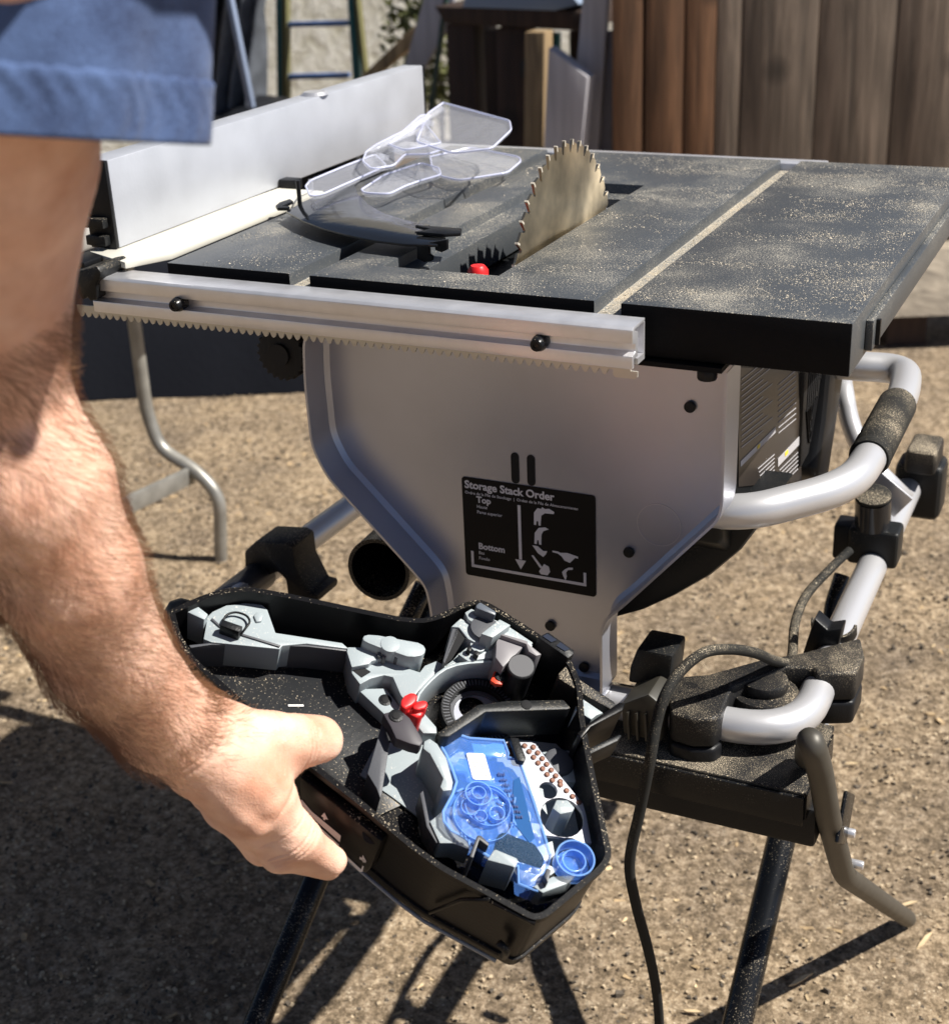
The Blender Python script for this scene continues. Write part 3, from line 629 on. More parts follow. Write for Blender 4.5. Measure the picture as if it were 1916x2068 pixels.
# warning print on the housing side
xl = .4985; pr_ = []
def side(u, v): return on(u, v, 0, xl)
lp2 = mesh('warning_label', *prism([side(1437, 715), side(1553, 722), side(1560, 936), side(1437, 948)], (.0006, 0, 0)), mat('brown_black_label', (.03, .024, .02), .35), mh)
q = []
def bar(u0, v0, u1, v1, h, mm): q.append(([side(u0, v0), side(u1, v1), side(u1, v1+h), side(u0, v0+h)], mm))
wb = []; yb = []
def addbar(lst, u0, v0, u1, v1, h): lst.append(prism([p+np.array([.0008, 0, 0]) for p in (side(u0, v0), side(u1, v1), side(u1, v1+h), side(u0, v0+h))], (.0003, 0, 0)))
addbar(wb, 1440, 898, 1508, 831, 11); addbar(wb, 1513, 893, 1554, 850, 16)
for k in range(13): addbar(wb, 1442, 738+k*11, 1442+42+18*((k*7) % 3)/2, 738+k*11-33-14*((k*7) % 3)/2, 1.6)
for k in range(10): addbar(wb, 1514, 748+k*10.5, 1514+34, 748+k*10.5-28, 1.6)
for k in range(6): addbar(wb, 1474+k*2, 912+k*7.0, 1506, 884+k*7.5, 1.8)
for k in range(5): addbar(wb, 1516, 915+k*8, 1552, 880+k*8, 1.8)
mesh('label_print', *join(wb), mat('grey_print', (.45, .44, .46), .6), lp2)
addbar(yb, 1472, 868, 1477, 863, 7); addbar(yb, 1526, 881, 1532, 875, 8); [mesh('warning_triangle', np.array(v)+np.array([.0004, 0, 0]), f, mat('yellow_print', (.8, .6, .05), .6), lp2) for v, f in yb]
for k in range(7):
    y = .318+k*.0085; zt = -.052; zb_ = -.215+abs(k-2)*.010
    mesh('vent_slot', *prism([(.5032, y, zt), (.5032, y+.0035, zt), (.5032, y+.0035, zb_), (.5032, y, zb_)], (.0006, 0, 0)), M['hole'], saw)
for k in range(3): mesh('vent_rib', *tube([(.504, .315+k*.008, -.19), (.504, .335, -.235+k*.012), (.504, .36-k*.006, -.19)], .0012, .01, 8), M['castside'], saw)
# black shroud under the body
sh = [on(u, v, 1, .075) for u, v in ((1180, 1110), (1400, 1000), (1490, 1010), (1440, 1075), (1380, 1125), (1310, 1165), (1250, 1192), (1185, 1210))]
mesh('blade_guard_shroud', *prism(sh, (0, .11, 0)), M['blkl'], saw, bevel=.006)
# dust port
dc = on(745, 1103, 1, .085); ax = np.array([.10, -1, .06]); ax /= np.linalg.norm(ax)
mesh('dust_port', *join([ring(dc+ax*-.05, ax, .0285, .0325, .12, 56)]), M['gloss'], saw, smooth=True, autosm=.6)
mesh('dust_port_back', *cyl(dc-ax*.10, dc-ax*.104, .0286, 32), M['hole'], saw)
# elevation knob on the left
kc = on(546, 690, 1, .10)
def knob(c, r, h, nl, m, name, parent, axis='y'):
    P = []
    for k in range(nl*4):
        a = 2*math.pi*k/(nl*4); rr = r*(1 if k % 4 < 2 else .9); P.append((c[0]+rr*math.cos(a), c[1], c[2]+rr*math.sin(a)))
    return mesh(name, *prism(P, (0, h, 0)), m, parent, bevel=.001)
kn = knob(kc, .027, .02, 22, M['rub'], 'bevel_knob', saw); mesh('hub', *cyl(kc+np.array([0, -.004, 0]), kc, .011, 24), M['rub'], kn)
mesh('knob_shaft', *cyl(kc+np.array([0, .02, 0]), kc+np.array([.02, .1, .0]), .02, 20), M['blk'], saw)
mesh('lock_foot', *cyl((.494, .004, -.0467), (.494, .004, -.056), .0078, 20), M['blk'], saw, bevel=.002)
# -- frame tube loop under the saw
r = .0152; zt = -.380
pl = [on(700, 985, 2, zt), on(560, 1060, 2, zt), on(478, 1125, 2, zt)]
left = [np.array([-.028, .50, zt]), np.array([-.036, .16, zt]), np.array([-.036, .045, zt]), np.array([.02, .020, zt])]
loop = [np.array([-.026, .62, zt]), np.array([-.030, .040, zt]), np.array([.545, .030, zt]), np.array([.572, .10, zt]), np.array([.568, .65, zt])]
loop = [np.array([-.022, .62, zt]), np.array([-.034, .18, zt]), np.array([-.034, .045, zt-.0]), np.array([.22, .030, zt]), np.array([.574, .034, zt]), np.array([.568, .23, zt]), np.array([.566, .66, zt])]
mesh('frame_tube', *tube(loop, r, .065, 24, nseg=10), M['tube'], saw, smooth=True, autosm=1)
zh = -.18
hd = [np.array([.40, .050, -.205]), np.array([.505, .052, -.190]), np.array([.592, .130, -.183]), np.array([.592, .23, -.178]), np.array([.588, .41, -.175]), np.array([.53, .46, -.175]), np.array([.40, .48, -.175])]
hd = [np.array([.46, .058, -.192]), np.array([.515, .056, -.188]), on(1655, 948, 2, -.18), on(1700, 882, 2, -.18), on(1762, 765, 2, -.178), on(1765, 718, 2, -.178), on(1650, 712, 2, -.175), on(1560, 700, 2, -.175)]
mesh('carry_handle', *tube(hd, .0152, .045, 24, nseg=8), M['tube'], saw, smooth=True, autosm=1)
g0, g1 = on(1692, 893, 2, -.18), on(1748, 787, 2, -.178); gd = (g1-g0)/np.linalg.norm(g1-g0)
mesh('handle_grip', *tube([g0, g0+gd*.004, g0+gd*.006, g0+gd*.010, g0+gd*.016, g0+gd*.018, g1-gd*.004, g1], [.0172, .0185, .0185, .0172, .0172, .0182, .0182, .0165], 0, 28), M['rubd'], saw, smooth=True, autosm=.7)
# rear upright of the frame at the right
mesh('rear_brace', *tube([on(1640, 742, 1, .50), on(1655, 830, 1, .48), on(1690, 900, 1, .46), on(1765, 975, 1, .46)], .0105, .03, 16), M['tube'], saw, smooth=True)
a = on(1728, 962, 1, .44); mesh('brace_plate', *box(a, (.045, .004, .030), [[.8, 0, -.6], [0, 1, 0], [.6, 0, .8]]), M['tube'], saw, bevel=.001)
def clampblk(name, c, s, m, parent, bev=.005, ax=None, mt=None): return mesh(name, *box(c, s, ax), m, parent, bevel=bev, seg=3)
clampblk('rear_bumper', on(1792, 945, 1, .62), (.055, .05, .070), M['blkl'], saw, .01)
clampblk('bumper_cap', on(1800, 885, 1, .60), (.035, .06, .030), M['blkd'], saw, .006)

# ============================================================ STAND
st = thing('folding_stand', 'black and grey folding tube stand carrying the table saw', 'stand', (.3, .25, G))
# front plate and beam
zt0 = on(1430, 1452, 1, 0)[2]
mesh('top_plate', *box2((.06, -.012, -.402), (.592, .10, -.408)), M['blkd'], st, bevel=.002)
mesh('plate_skirt', *box2((.06, -.016, -.4045), (.592, -.0125, -.433)), M['gloss'], st, bevel=.001)
mesh('corner_gusset', *box2((.590, -.01, -.4055), (.5935, .09, -.43)), M['gloss'], st)
mesh('front_beam', *box2((.04, .012, -.434), (.598, .040, -.474)), M['blk'], st, bevel=.004)
def leg(P, r, m, fil=.02): return mesh('leg', *tube(P, r, fil, 22), m, st, smooth=True, autosm=1)
fr = on(1765, 1805, 2, G)
gl = [np.array([.592, -.035, -.385]), on(1588, 1470, 0, .601), on(1605, 1570, 0, .604), on(1640, 1695, 0, .606), on(1690, 1750, 2, G+.095), fr+np.array([0, 0, .013])]
gl = [np.array([.583, .03, -.395]), on(1578, 1436, 0, .602), on(1597, 1500, 0, .607), on(1612, 1590, 0, .6085), on(1643, 1705, 0, .6085), fr+np.array([0, 0, .012])]
leg(gl, .0106, M['taupe'], .028)
glL = [g*np.array([-1, 1, 1])+np.array([.60, 0, 0]) for g in gl]
leg(glL, .0128, M['taupe'], .028)
def thr(u0, v0, x0, u1, v1, x1, ext0=0, ext1=0):
    a, b = on(u0, v0, 0, x0), on(u1, v1, 0, x1); d = (b-a)
    a2 = a-d*ext0; 
    k = (G+.012-a[2])/d[2]; return [a2, a+d*k]
P = thr(1518, 1650, .530, 1436, 1995, .530); P[0] = P[0]+(P[0]-P[1])*((-.46-P[0][2])/(P[0]-P[1])[2]); leg(P, .0145, M['gloss'], 0)
P = thr(606, 1735, .035, 500, 1995, .035); P[0] = P[0]+(P[0]-P[1])*((-.40-P[0][2])/(P[0]-P[1])[2]); leg(P, .0145, M['gloss'], 0)
for k, (u, v) in enumerate(((557, 1867),)):
    pass
for x, z, y in ((.6225, -.478, .052), (.6225, -.558, .115)):
    mesh('pivot_bolt', *cyl((x-.012, y, z), (x+.0025, y, z), .0042, 14), M['alu'], st, bevel=.001)
mesh('pivot_link', *box((.617, .04, -.455), (.004, .05, .045), [[1, 0, 0], [0, .8, -.6], [0, .6, .8]]), M['gloss'], st, bevel=.002)
# left clamp on the frame tube
def poly_y(px, y, th, m, name, parent, bev=.003): return mesh(name, *prism([on(u, v, 1, y) for u, v in px], (0, th, 0)), m, parent, bevel=bev, seg=2)
poly_y([(475, 1075), (497, 1055), (555, 1058), (570, 1066), (575, 1105), (600, 1155), (618, 1160), (618, 1175), (560, 1165), (555, 1130), (540, 1115), (515, 1125), (495, 1112), (476, 1118)], .13, .045, M['blkd'], 'tube_clamp', st)
mesh('frame_stub', *tube([np.array([-.034, .14, -.3805]), np.array([-.034, .05, -.3805]), np.array([-.030, .02, -.42])], .0166, .02, 20), mat('blue_grey_tube', (.11, .115, .135), .35, .4), st, smooth=True)
mesh('back_leg', *tube([on(826, 1140, 1, .22), on(790, 1215, 1, .20), on(770, 1260, 1, .19)], .011, 0, 16), M['gloss'], st, smooth=True)
# clip beside the panel foot
poly_y([(1226, 1300), (1240, 1264), (1310, 1278), (1302, 1345), (1222, 1330)], .035, .04, M['blkl'], 'rest_clip', st)
mesh('ribbed_block', *prism([on(u, v, 1, .0) for u, v in ((1208, 1372), (1262, 1352), (1290, 1375), (1288, 1448), (1212, 1430))], (0, .05, 0)), mat('olive_black_plastic', (.035, .032, .025), .5), st, bevel=.003)
for k in range(4): mesh('rib', *prism([on(1222+k*17, 1385+k*2, 1, -.001), on(1226+k*17, 1384+k*2, 1, -.001), on(1229+k*17, 1436+k*2, 1, -.001), on(1225+k*17, 1436+k*2, 1, -.001)], (0, -.004, 0)), MATS['olive_black_plastic'], st)
# big corner bracket around the front right bend of the frame tube (plan outline at the tube's height, split top and bottom)
zc = -.362
def plan(px, z): return [on(u, v, 2, z) for u, v in px]
out_px = [(1302, 1352), (1318, 1316), (1345, 1310), (1380, 1312), (1440, 1285), (1475, 1283), (1540, 1262), (1560, 1232), (1580, 1210), (1672, 1240), (1668, 1330), (1640, 1345), (1590, 1330), (1560, 1318), (1480, 1320), (1450, 1345), (1440, 1362), (1405, 1385), (1395, 1404), (1355, 1410), (1308, 1396)]
out_px = [(1302, 1345), (1322, 1316), (1378, 1312), (1478, 1284), (1560, 1270), (1676, 1240), (1684, 1275), (1668, 1310), (1590, 1312), (1582, 1300), (1524, 1298), (1428, 1334), (1404, 1390), (1392, 1400), (1350, 1400), (1306, 1388)]
ptop = plan(out_px, zc+.004)
br = mesh('corner_bracket', *prism(ptop, (0, 0, -.030)), M['blkd'], st, bevel=.004, seg=3)
mesh('bracket_lower', *prism([p+np.array([0, 0, -.0308]) for p in plan([(1302, 1345), (1335, 1318), (1400, 1340), (1410, 1388), (1392, 1400), (1350, 1400), (1306, 1388)], zc+.004)], (0, 0, -.024)), M['blk'], br, bevel=.004, seg=3)
mesh('bracket_lower', *prism([p+np.array([0, 0, -.0308]) for p in plan([(1600, 1262), (1676, 1240), (1684, 1275), (1668, 1310), (1602, 1312)], zc+.004)], (0, 0, -.024)), M['blk'], br, bevel=.004, seg=3)
kc2 = on(1490, 1345, 2, zc-.01); mesh('bracket_boss', *join([cyl(kc2-np.array([0, 0, .02]), kc2, .030, 32), cyl(kc2-np.array([.002, -.004, 0]), kc2+np.array([-.002, .004, .010]), .021, 32)]), M['blkd'], br, bevel=.0015)
# saddle rising from the bracket and holding the long tube
sd = on(1620, 1205, 1, .14)
def saddle(c, d, r0, r1, L_, a0, a1, n=14):
    d = np.array(d, float); d /= np.linalg.norm(d); u = np.cross(d, [0, 0, 1]); u /= np.linalg.norm(u); v = np.cross(u, d); V = []; F = []
    for s in (0, L_):
        for k in range(n):
            t = math.radians(a0+(a1-a0)*k/(n-1)); q_ = u*math.cos(t)+v*math.sin(t); V += [c+d*s+q_*r0, c+d*s+q_*r1]
    for k in range(n-1):
        a_ = 2*k; b_ = 2*n+2*k
        F += [[a_, a_+1, a_+3, a_+2], [b_, b_+2, b_+3, b_+1], [a_, a_+2, b_+2, b_], [a_+1, b_+1, b_+3, a_+3]]
    F += [[0, 2*n, 2*n+1, 1], [2*n-2, 2*n-1, 4*n-1, 4*n-2]]
    return V, F
sc_c = np.array([.572, .125, -.378]); 
mesh('saddle', *saddle(sc_c, (0, 1, 0), .0158, .0195, .05, 170, 370), M['blkl'], br)
mesh('saddle_wall', *prism([on(u, v, 1, .175) for u, v in ((1562, 1276), (1586, 1204), (1612, 1228), (1640, 1224), (1628, 1280))], (0, .02, 0)), M['blk'], br, bevel=.002)
mesh('saddle_cup', *saddle(np.array([.566, .205, -.366]), (0, -.35, .93), .0185, .0215, .014, 178, 362), M['blkd'], br, bevel=.0008)
# second clamp further back
c2 = on(1705, 1050, 1, .40)
cl2 = clampblk('lever_clamp', c2+np.array([.0, 0, -.004]), (.052, .035, .042), M['blkl'], st, .005)
mesh('clamp_jaw', *box(c2+np.array([-.030, .002, -.004]), (.024, .03, .040)), M['blk'], cl2, bevel=.003)
mesh('lever', *saddle(c2+np.array([-.004, -.002, .018]), (0, -.25, 1), .008, .0185, .034, 150, 390), mat('shiny_black_lever', (.03, .03, .033), .15, .3), cl2, smooth=True, autosm=.8)
mesh('lever_top', *cyl(c2+np.array([-.004, -.0115, .0525]), c2+np.array([-.004, -.0125, .0565]), .0185, 28), M['rubd'], cl2, bevel=.001)
mesh('rear_link', *tube([on(1640, 1120, 1, .42), on(1620, 1180, 1, .40), on(1612, 1260, 1, .38)], .0085, .01, 14), M['gloss'], st, smooth=True)
mesh('rear_link', *tube([on(1605, 1395, 1, .2), on(1590, 1455, 1, .19)], .006, 0, 14), M['tube'], st, smooth=True)

# ------------------------------------------------------------ power cord
cp = [on(1655, 1072, 1, .37), on(1620, 1105, 1, .34), on(1570, 1160, 1, .28), on(1548, 1215, 1, .22), on(1540, 1285, 1, .14),
      on(1510, 1288, 1, .10), on(1470, 1272, 1, .05), on(1420, 1265, 1, .02), on(1370, 1272, 1, -.01), on(1325, 1308, 1, -.03), on(1295, 1355, 1, -.05), on(1278, 1410, 1, -.06), on(1266, 1480, 1, -.07),
      on(1246, 1580, 1, -.07), on(1226, 1680, 1, -.07), on(1238, 1760, 1, -.06), on(1262, 1850, 1, -.04), on(1278, 1930, 1, -.01), on(1284, 2010, 1, .01)]
def smoothline(P, n=6):
    P = [np.array(p) for p in P]; out = []
    for i in range(len(P)-1):
        p0, p1, p2, p3 = P[max(i-1, 0)], P[i], P[i+1], P[min(i+2, len(P)-1)]
        for k in range(n):
            t = k/n; out.append(.5*((2*p1)+(-p0+p2)*t+(2*p0-5*p1+4*p2-p3)*t*t+(-p0+3*p1-3*p2+p3)*t**3))
    out.append(P[-1]); return out
last = cp[-1]; cp += [np.array([last[0]-.01, last[1]+.03, G+.05]), np.array([last[0]-.08, last[1]-.02, G+.006]), np.array([last[0]-.3, last[1]-.2, G+.006])]
o = mesh('power_cord', *tube(smoothline(cp), .0047, 0, 14), M['rubd'], saw, smooth=True)

# ============================================================ RIP FENCE
rf = thing('rip_fence', 'long pale aluminium rip fence standing along the left of the saw table', 'rip fence', (-.075, .3, 0))
fx = -.066
mesh('fence_body', *prism([(fx, .020, .0035), (fx, .020, .083), (fx, .640, .083), (fx, .640, .0035)], (-.028, 0, 0)), M['fencealu'], rf, bevel=.0012)
mesh('front_end_cap', *prism([(fx, .0195, .0035), (fx, .0195, .083), (fx-.029, .0195, .083), (fx-.029, .0195, .0035)], (0, -.004, 0)), M['blk'], rf, bevel=.001)
mesh('rear_end_cap', *prism([(fx+.0005, .6405, .0035), (fx+.0005, .6405, .0835), (fx-.029, .6405, .0835), (fx-.029, .6405, .0035)], (0, .003, 0)), M['blk'], rf, bevel=.0005)
for k, z in enumerate((.012, .028)):
    mesh('cap_latch', *box((fx-.016, .011, z), (.022, .008, .009)), M['blkl'], rf, bevel=.001)
mesh('low_ledge', *prism([(-.088, .004, .0030), (-.030, -.020, .0030), (-.0085, .02, .0030), (-.0095, .290, .0030), (fx, .290, .0030), (fx-.01, .05, .003)], (0, 0, -.006)), M['ledge'], rf, bevel=.001)
mesh('fence_foot', *box2((fx-.026, -.03, -.003), (fx-.001, .015, .0025)), M['blk'], rf, bevel=.001)
mesh('top_knob', *tube([(fx-.012, .40, .0832), (fx-.012, .40, .0865)], [.016, .012], 0, 24), M['alu'], rf)
mesh('rear_hook', *box2((fx+.0005, .2905, .001), (fx+.022, .306, .012)), M['blk'], rf, bevel=.002)

# ============================================================ CLEAR GUARD
gd_ = thing('blade_guard', 'clear plastic blade guard lying folded on the saw table', 'guard', tuple(on(850, 330, 2, 0)))
def R3(x, y): return (500+x*.46)/K, (150+y*.46)/K         # reading frame of the table close-up
def shell(px, z, th, tilt=(0, 0), name='side_wing', rim=.0022):
    P = [on(*R3(x, y), 2, z) for x, y in px]; c = sum(P)/len(P)
    P = [np.array([p[0], p[1], z+(p[0]-c[0])*tilt[0]+(p[1]-c[1])*tilt[1]]) for p in P]
    P = fillet(P+[P[0]], .008, 3)[:-1]
    o_ = mesh(name, *prism(P, (0, 0, -th)), M['clear'], gd_, bevel=.0006)
    mesh('moulded_rim', *tube(P+[P[0]], rim*.5, 0, 8, caps=False), M['cedge'], o_, smooth=True)
    return o_
shell([(860, 140), (1150, 230), (1158, 262), (1070, 318), (900, 318), (740, 262), (790, 170)], .052, .003, (.1, .1))
shell([(800, 350), (980, 318), (1190, 372), (1200, 392), (1140, 440), (930, 462), (850, 440), (810, 400)], .012, .003, (.05, .02))
shell([(255, 490), (275, 465), (430, 400), (560, 350), (610, 400), (520, 440), (330, 525), (275, 535)], .020, .004, (0, 0))
shell([(500, 505), (600, 440), (760, 388), (840, 410), (848, 440), (760, 465), (690, 490), (620, 525), (510, 520)], .014, .004, (0, 0))
shell([(520, 340), (560, 310), (680, 250), (760, 180), (800, 175), (740, 270), (850, 330), (790, 350), (690, 350), (640, 400), (545, 415), (505, 380)], .030, .004, (0, 0))
shell([(620, 300), (700, 240), (780, 200), (850, 325), (690, 345)], .040, .003, (.1, 0))
mesh('top_spine', *tube([on(*R3(x, y), 2, z) for x, y, z in ((540, 330, .035), (640, 290, .042), (740, 220, .055), (850, 150, .062))], .0035, .01, 10), M['clear'], gd_, smooth=True)
for x, y, z in ((650, 330, .036), (590, 360, .032), (790, 210, .055)):
    a = on(*R3(x, y), 2, z); mesh('pivot_pin', *ring(a, (.2, .3, 1), .003, .0075, .006, 20), M['clear'], gd_, smooth=True, autosm=.6)

# riving knife / splitter assembly : dark glossy arc
rk = thing('riving_knife', 'glossy dark curved riving knife lying across the left of the table opening', 'riving knife', tuple(on(*R3(500, 640), 2, 0)))
outer = [(170, 600), (240, 640), (330, 675), (430, 702), (560, 728), (700, 745), (830, 748)]
innr = [(870, 715), (760, 690), (800, 660), (700, 640), (600, 610), (530, 570), (485, 525), (470, 485), (520, 440), (440, 480), (330, 520), (240, 560)]
P = [on(*R3(x, y), 2, .012) for x, y in outer+innr]
mesh('curved_plate', *prism(P, (0, 0, -.0022)), M['smoke'], rk, bevel=.0004)
mesh('mount_arm', *prism([on(*R3(x, y), 2, .016) for x, y in ((735, 660), (860, 668), (940, 675), (935, 695), (860, 700), (740, 690), (800, 676))], (0, 0, -.003)), M['blk'], rk, bevel=.0005)
mesh('mount_hook', *prism([on(*R3(x, y), 1, on(*R3(790, 750), 2, .010)[1]) for x, y in ((742, 748), (875, 725), (875, 770), (850, 782), (822, 772), (820, 750), (795, 752), (797, 790), (812, 800), (808, 820), (775, 826), (742, 808))], (0, .004, 0)), M['blk'], rk, bevel=.0008)
mesh('tip_hook', *prism([on(*R3(x, y), 2, .014) for x, y in ((122, 575), (140, 560), (185, 545), (200, 555), (150, 578), (185, 578), (180, 585), (130, 585))], (0, 0, -.003)), M['blk'], rk, bevel=.0005)
a = on(*R3(232, 600), 2, .006); mesh('pin', *cyl(a, a+np.array([0, 0, .030]), .0022, 12), M['blk'], rk)
a = on(*R3(285, 575), 2, .006); mesh('pin', *cyl(a, a+np.array([0, 0, .026]), .0022, 12), M['clear'], rk)

# ============================================================ STORAGE TRAY (held in the hand)
TN = np.array([.42, -.30, 1]); TN /= np.linalg.norm(TN); TP = CAM+(np.array([.308, -.151, -.323])-CAM)*.912
TX = np.cross([0, 1, 0], TN); TX /= np.linalg.norm(TX); TY = np.cross(TN, TX)
def tp(u, v, h=0): return onp(u, v, TP+TN*h, TN)
def za(x, y): return 289.4+.3142*x, 1109.2+.3142*y        # reading frames of four close-ups
def zb(x, y): return 655.9+.3236*x, 1157.4+.3236*y
def zd(x, y): return 819.8+.2088*x, 1157.4+.2088*y
def ze(x, y): return 655.9+.167*x, 1157.4+.167*y
def tpr(name, f, px, h, d, m, parent, bev=.0008, slope=None, seg=2):
    P = [tp(*f(x, y), h) for x, y in px] if f else [tp(x, y, h) for x, y in px]
    return mesh(name, *prism(P, -TN*d), m, parent, bevel=bev, seg=seg)
tray = thing('storage_tray', 'black plastic storage tray with grey insert held open in front of the saw', 'tray', tuple(TP-TN*.05))
rim_px = [(335, 1192), (390, 1166), (440, 1150), (482, 1147), (560, 1160), (700, 1190), (780, 1206), (825, 1210), (860, 1200), (905, 1178), (938, 1171), (972, 1190), (1050, 1240), (1110, 1290), (1128, 1335), (1133, 1400), (1145, 1470), (1168, 1580), (1187, 1668), (1170, 1692), (1062, 1782), (1040, 1788), (860, 1690), (800, 1646), (700, 1562), (590, 1476), (470, 1370), (375, 1285), (345, 1235)]
RIM = [tp(u, v) for u, v in rim_px]
def tloc(p): q = np.array(p)-TP; return np.array([q@TX, q@TY, q@TN])
def twd(q): return TP+TX*q[0]+TY*q[1]+TN*q[2]
RL = [tloc(p) for p in RIM]
R2 = fillet([np.array([p[0], 0, p[1]]) for p in RL]+[np.array([RL[0][0], 0, RL[0][1]])], .006, 2)[:-1]
def offs(P, d): return [np.array([q[0], 0, q[1]]) for q in inset(P, d)]
def ringpts(P, h): return [twd((p[0], p[2], h)) for p in P]
WT = .0022; HD = .085
n_ = len(R2)
Lr = [ringpts(offs(R2, .0060), -HD), ringpts(offs(R2, .0020), -HD+.003), ringpts(offs(R2, .0012), -HD+.013), ringpts(offs(R2, .0027), -HD+.0135), ringpts(offs(R2, .0005), -.006), ringpts(offs(R2, -.0022), -.0055), ringpts(offs(R2, -.0022), 0), ringpts(offs(R2, WT), 0), ringpts(offs(R2, WT+.0015), -.048)]
V = []; F = []
for q in Lr: V += q
for k in range(len(Lr)-1):
    for i in range(n_): j = (i+1) % n_; F.append([k*n_+i, k*n_+j, (k+1)*n_+j, (k+1)*n_+i])
F.append([i for i in range(n_-1, -1, -1)]); F.append([(len(Lr)-1)*n_+i for i in range(n_)])
shell_o = mesh('tray_shell', V, F, M['trayblk'], tray, smooth=True, autosm=.5)
ins = thing  # (kept short)
# inner floor of the open left bay
tpr('bay_floor', None, [(352, 1262), (440, 1240), (675, 1262), (760, 1440), (800, 1560), (740, 1588), (590, 1470), (400, 1300)], -.0455, .002, M['floor'], tray, .0004)
# grey arm at the upper left, its front wall falls to the floor
arm = tpr('grey_insert', za, [(366, 290), (395, 262), (480, 222), (600, 208), (700, 216), (735, 245), (787, 392), (1200, 455), (1242, 492), (980, 460), (828, 473), (812, 494), (390, 452), (340, 432)], -.014, .029, M['grey'], tray)
tpr('insert_wall_shade', za, [(250, 470), (392, 455), (980, 466), (1238, 494), (1232, 508), (980, 478), (392, 466), (262, 486)], -.0155, .029, M['dgrey'], tray, .0003)  # dark grey strip: shade on the arm's front wall, put into the colour
tpr('insert_block', za, [(232, 246), (298, 222), (370, 278), (345, 312), (236, 262)], -.006, .034, M['grey'], tray)
tpr('insert_rib', za, [(395, 300), (445, 345), (590, 400), (820, 470), (812, 480), (585, 410), (440, 356), (386, 308)], -.0125, .0012, M['dgrey'], arm, .0002)
hp = [tp(*za(x, y), -.010) for x, y in ((455, 335), (480, 280), (540, 262), (610, 285), (632, 325), (575, 400))]
mesh('clip_loop', *tube(fillet(hp, .006, 4), .0009, 0, 8), M['blk'], arm, smooth=True)
tpr('clip_body', za, [(462, 310), (585, 352), (560, 388), (440, 345)], -.003, .012, M['blk'], arm)
tpr('round_boss', za, [(650, 285), (668, 262), (700, 262), (712, 290), (700, 320), (668, 325)], -.012, .003, M['grey'], arm, .001)
# main grey plate with the curved pocket
arc = [(490, 592), (520, 552), (560, 510), (605, 470), (655, 437), (720, 415), (800, 403), (880, 399), (962, 398)]
plate = tpr('grey_insert', zb, [(60, 345), (205, 330), (280, 400), (500, 470), (530, 430), (600, 402), (655, 430), (700, 395), (735, 355), (960, 300), (1010, 320), (1010, 400)]+arc[::-1]+[(470, 640), (420, 650), (385, 608), (338, 500), (285, 488), (205, 508), (140, 543), (92, 478)], -.019, .028, M['grey'], tray, .0006)
tpr('insert_step', zb, [(60, 345), (65, 318), (215, 322), (222, 345), (245, 350), (285, 385), (210, 402), (195, 420), (90, 440)], -.0135, .01, M['grey'], tray)
tpr('insert_slot', zb, [(130, 420), (205, 468), (150, 502), (90, 455)], -.0186, .0006, M['hole'], plate, 0)
low = tpr('insert_shelf', zb, [(122, 570), (292, 566), (320, 600), (390, 690), (460, 640), (600, 800), (602, 838), (520, 838), (490, 800), (400, 760), (285, 722)], -.031, .016, M['grey'], tray)
def disc(name, f, x, y, h, r, d, m, parent, n=20, bev=.0003): c = tp(*f(x, y), h); return mesh(name, *cyl(c, c-TN*d, r, n), m, parent, bevel=bev)
disc('screw', zb, 292, 636, -.0304, .0052, .001, M['blk'], low); disc('screw_recess', zb, 292, 636, -.0300, .0028, .0006, M['hole'], low)
blk_ = tpr('oval_block', zb, [(155, 266), (164, 250), (190, 243), (250, 247), (330, 262), (430, 280), (490, 291), (522, 308), (535, 330), (530, 352), (512, 368), (470, 377), (425, 375), (385, 362), (330, 341), (250, 318), (190, 294), (163, 280)], -.004, .030, M['grey'], tray, .0008)
for q in ([(248, 320), (262, 308), (272, 340), (262, 378), (246, 372)], [(275, 330), (297, 345), (297, 385), (275, 380)], [(348, 344), (384, 352), (384, 388), (348, 382)]):
    tpr('spring_tab', zb, q, -.010, .022, M['dgrey'], blk_, .0004)
disc('boss', zb, 322, 300, -.0034, .0075, .012, M['grey'], blk_, 24)
# raised platform at the far end
far = tpr('far_platform', zb, [(770, 110), (810, 86), (1030, 190), (1180, 290), (1175, 320), (1000, 245), (960, 268), (790, 150)], -.002, .03, M['grey'], tray)
tpr('far_platform', zb, [(688, 196), (745, 145), (870, 205), (900, 260), (850, 300), (790, 270), (735, 200)], -.006, .034, M['grey'], tray)
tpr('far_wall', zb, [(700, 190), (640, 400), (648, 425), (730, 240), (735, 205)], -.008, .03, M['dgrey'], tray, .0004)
tpr('far_slot', zb, [(722, 185), (798, 222), (690, 395), (640, 430)], -.008, .0006, M['hole'], tray, 0)
disc('hook_hole', zb, 892, 200, -.0016, .0115, .0006, M['dgrey'], far, 28)
tpr('latch_tab', zb, [(835, 66), (862, 44), (962, 104), (955, 128), (840, 84)], .008, .02, mat('slate_plastic', (.10, .115, .14), .35), tray, .002)
tpr('bridge_block', zb, [(868, 238), (980, 150), (1048, 186), (938, 262)], .006, .022, M['grey'], tray)
lowf = tpr('far_shelf', zb, [(730, 362), (800, 305), (930, 285), (960, 300), (950, 380), (790, 404)], -.012, .02, M['grey'], tray)
for q in ([(790, 310), (815, 322), (805, 345), (782, 330)], [(835, 335), (862, 348), (850, 372), (824, 358)]): tpr('spring_tab', zb, q, -.006, .012, M['blk'], lowf, .0005)
disc('pivot', zb, 850, 308, -.008, .0062, .012, M['grey'], lowf)
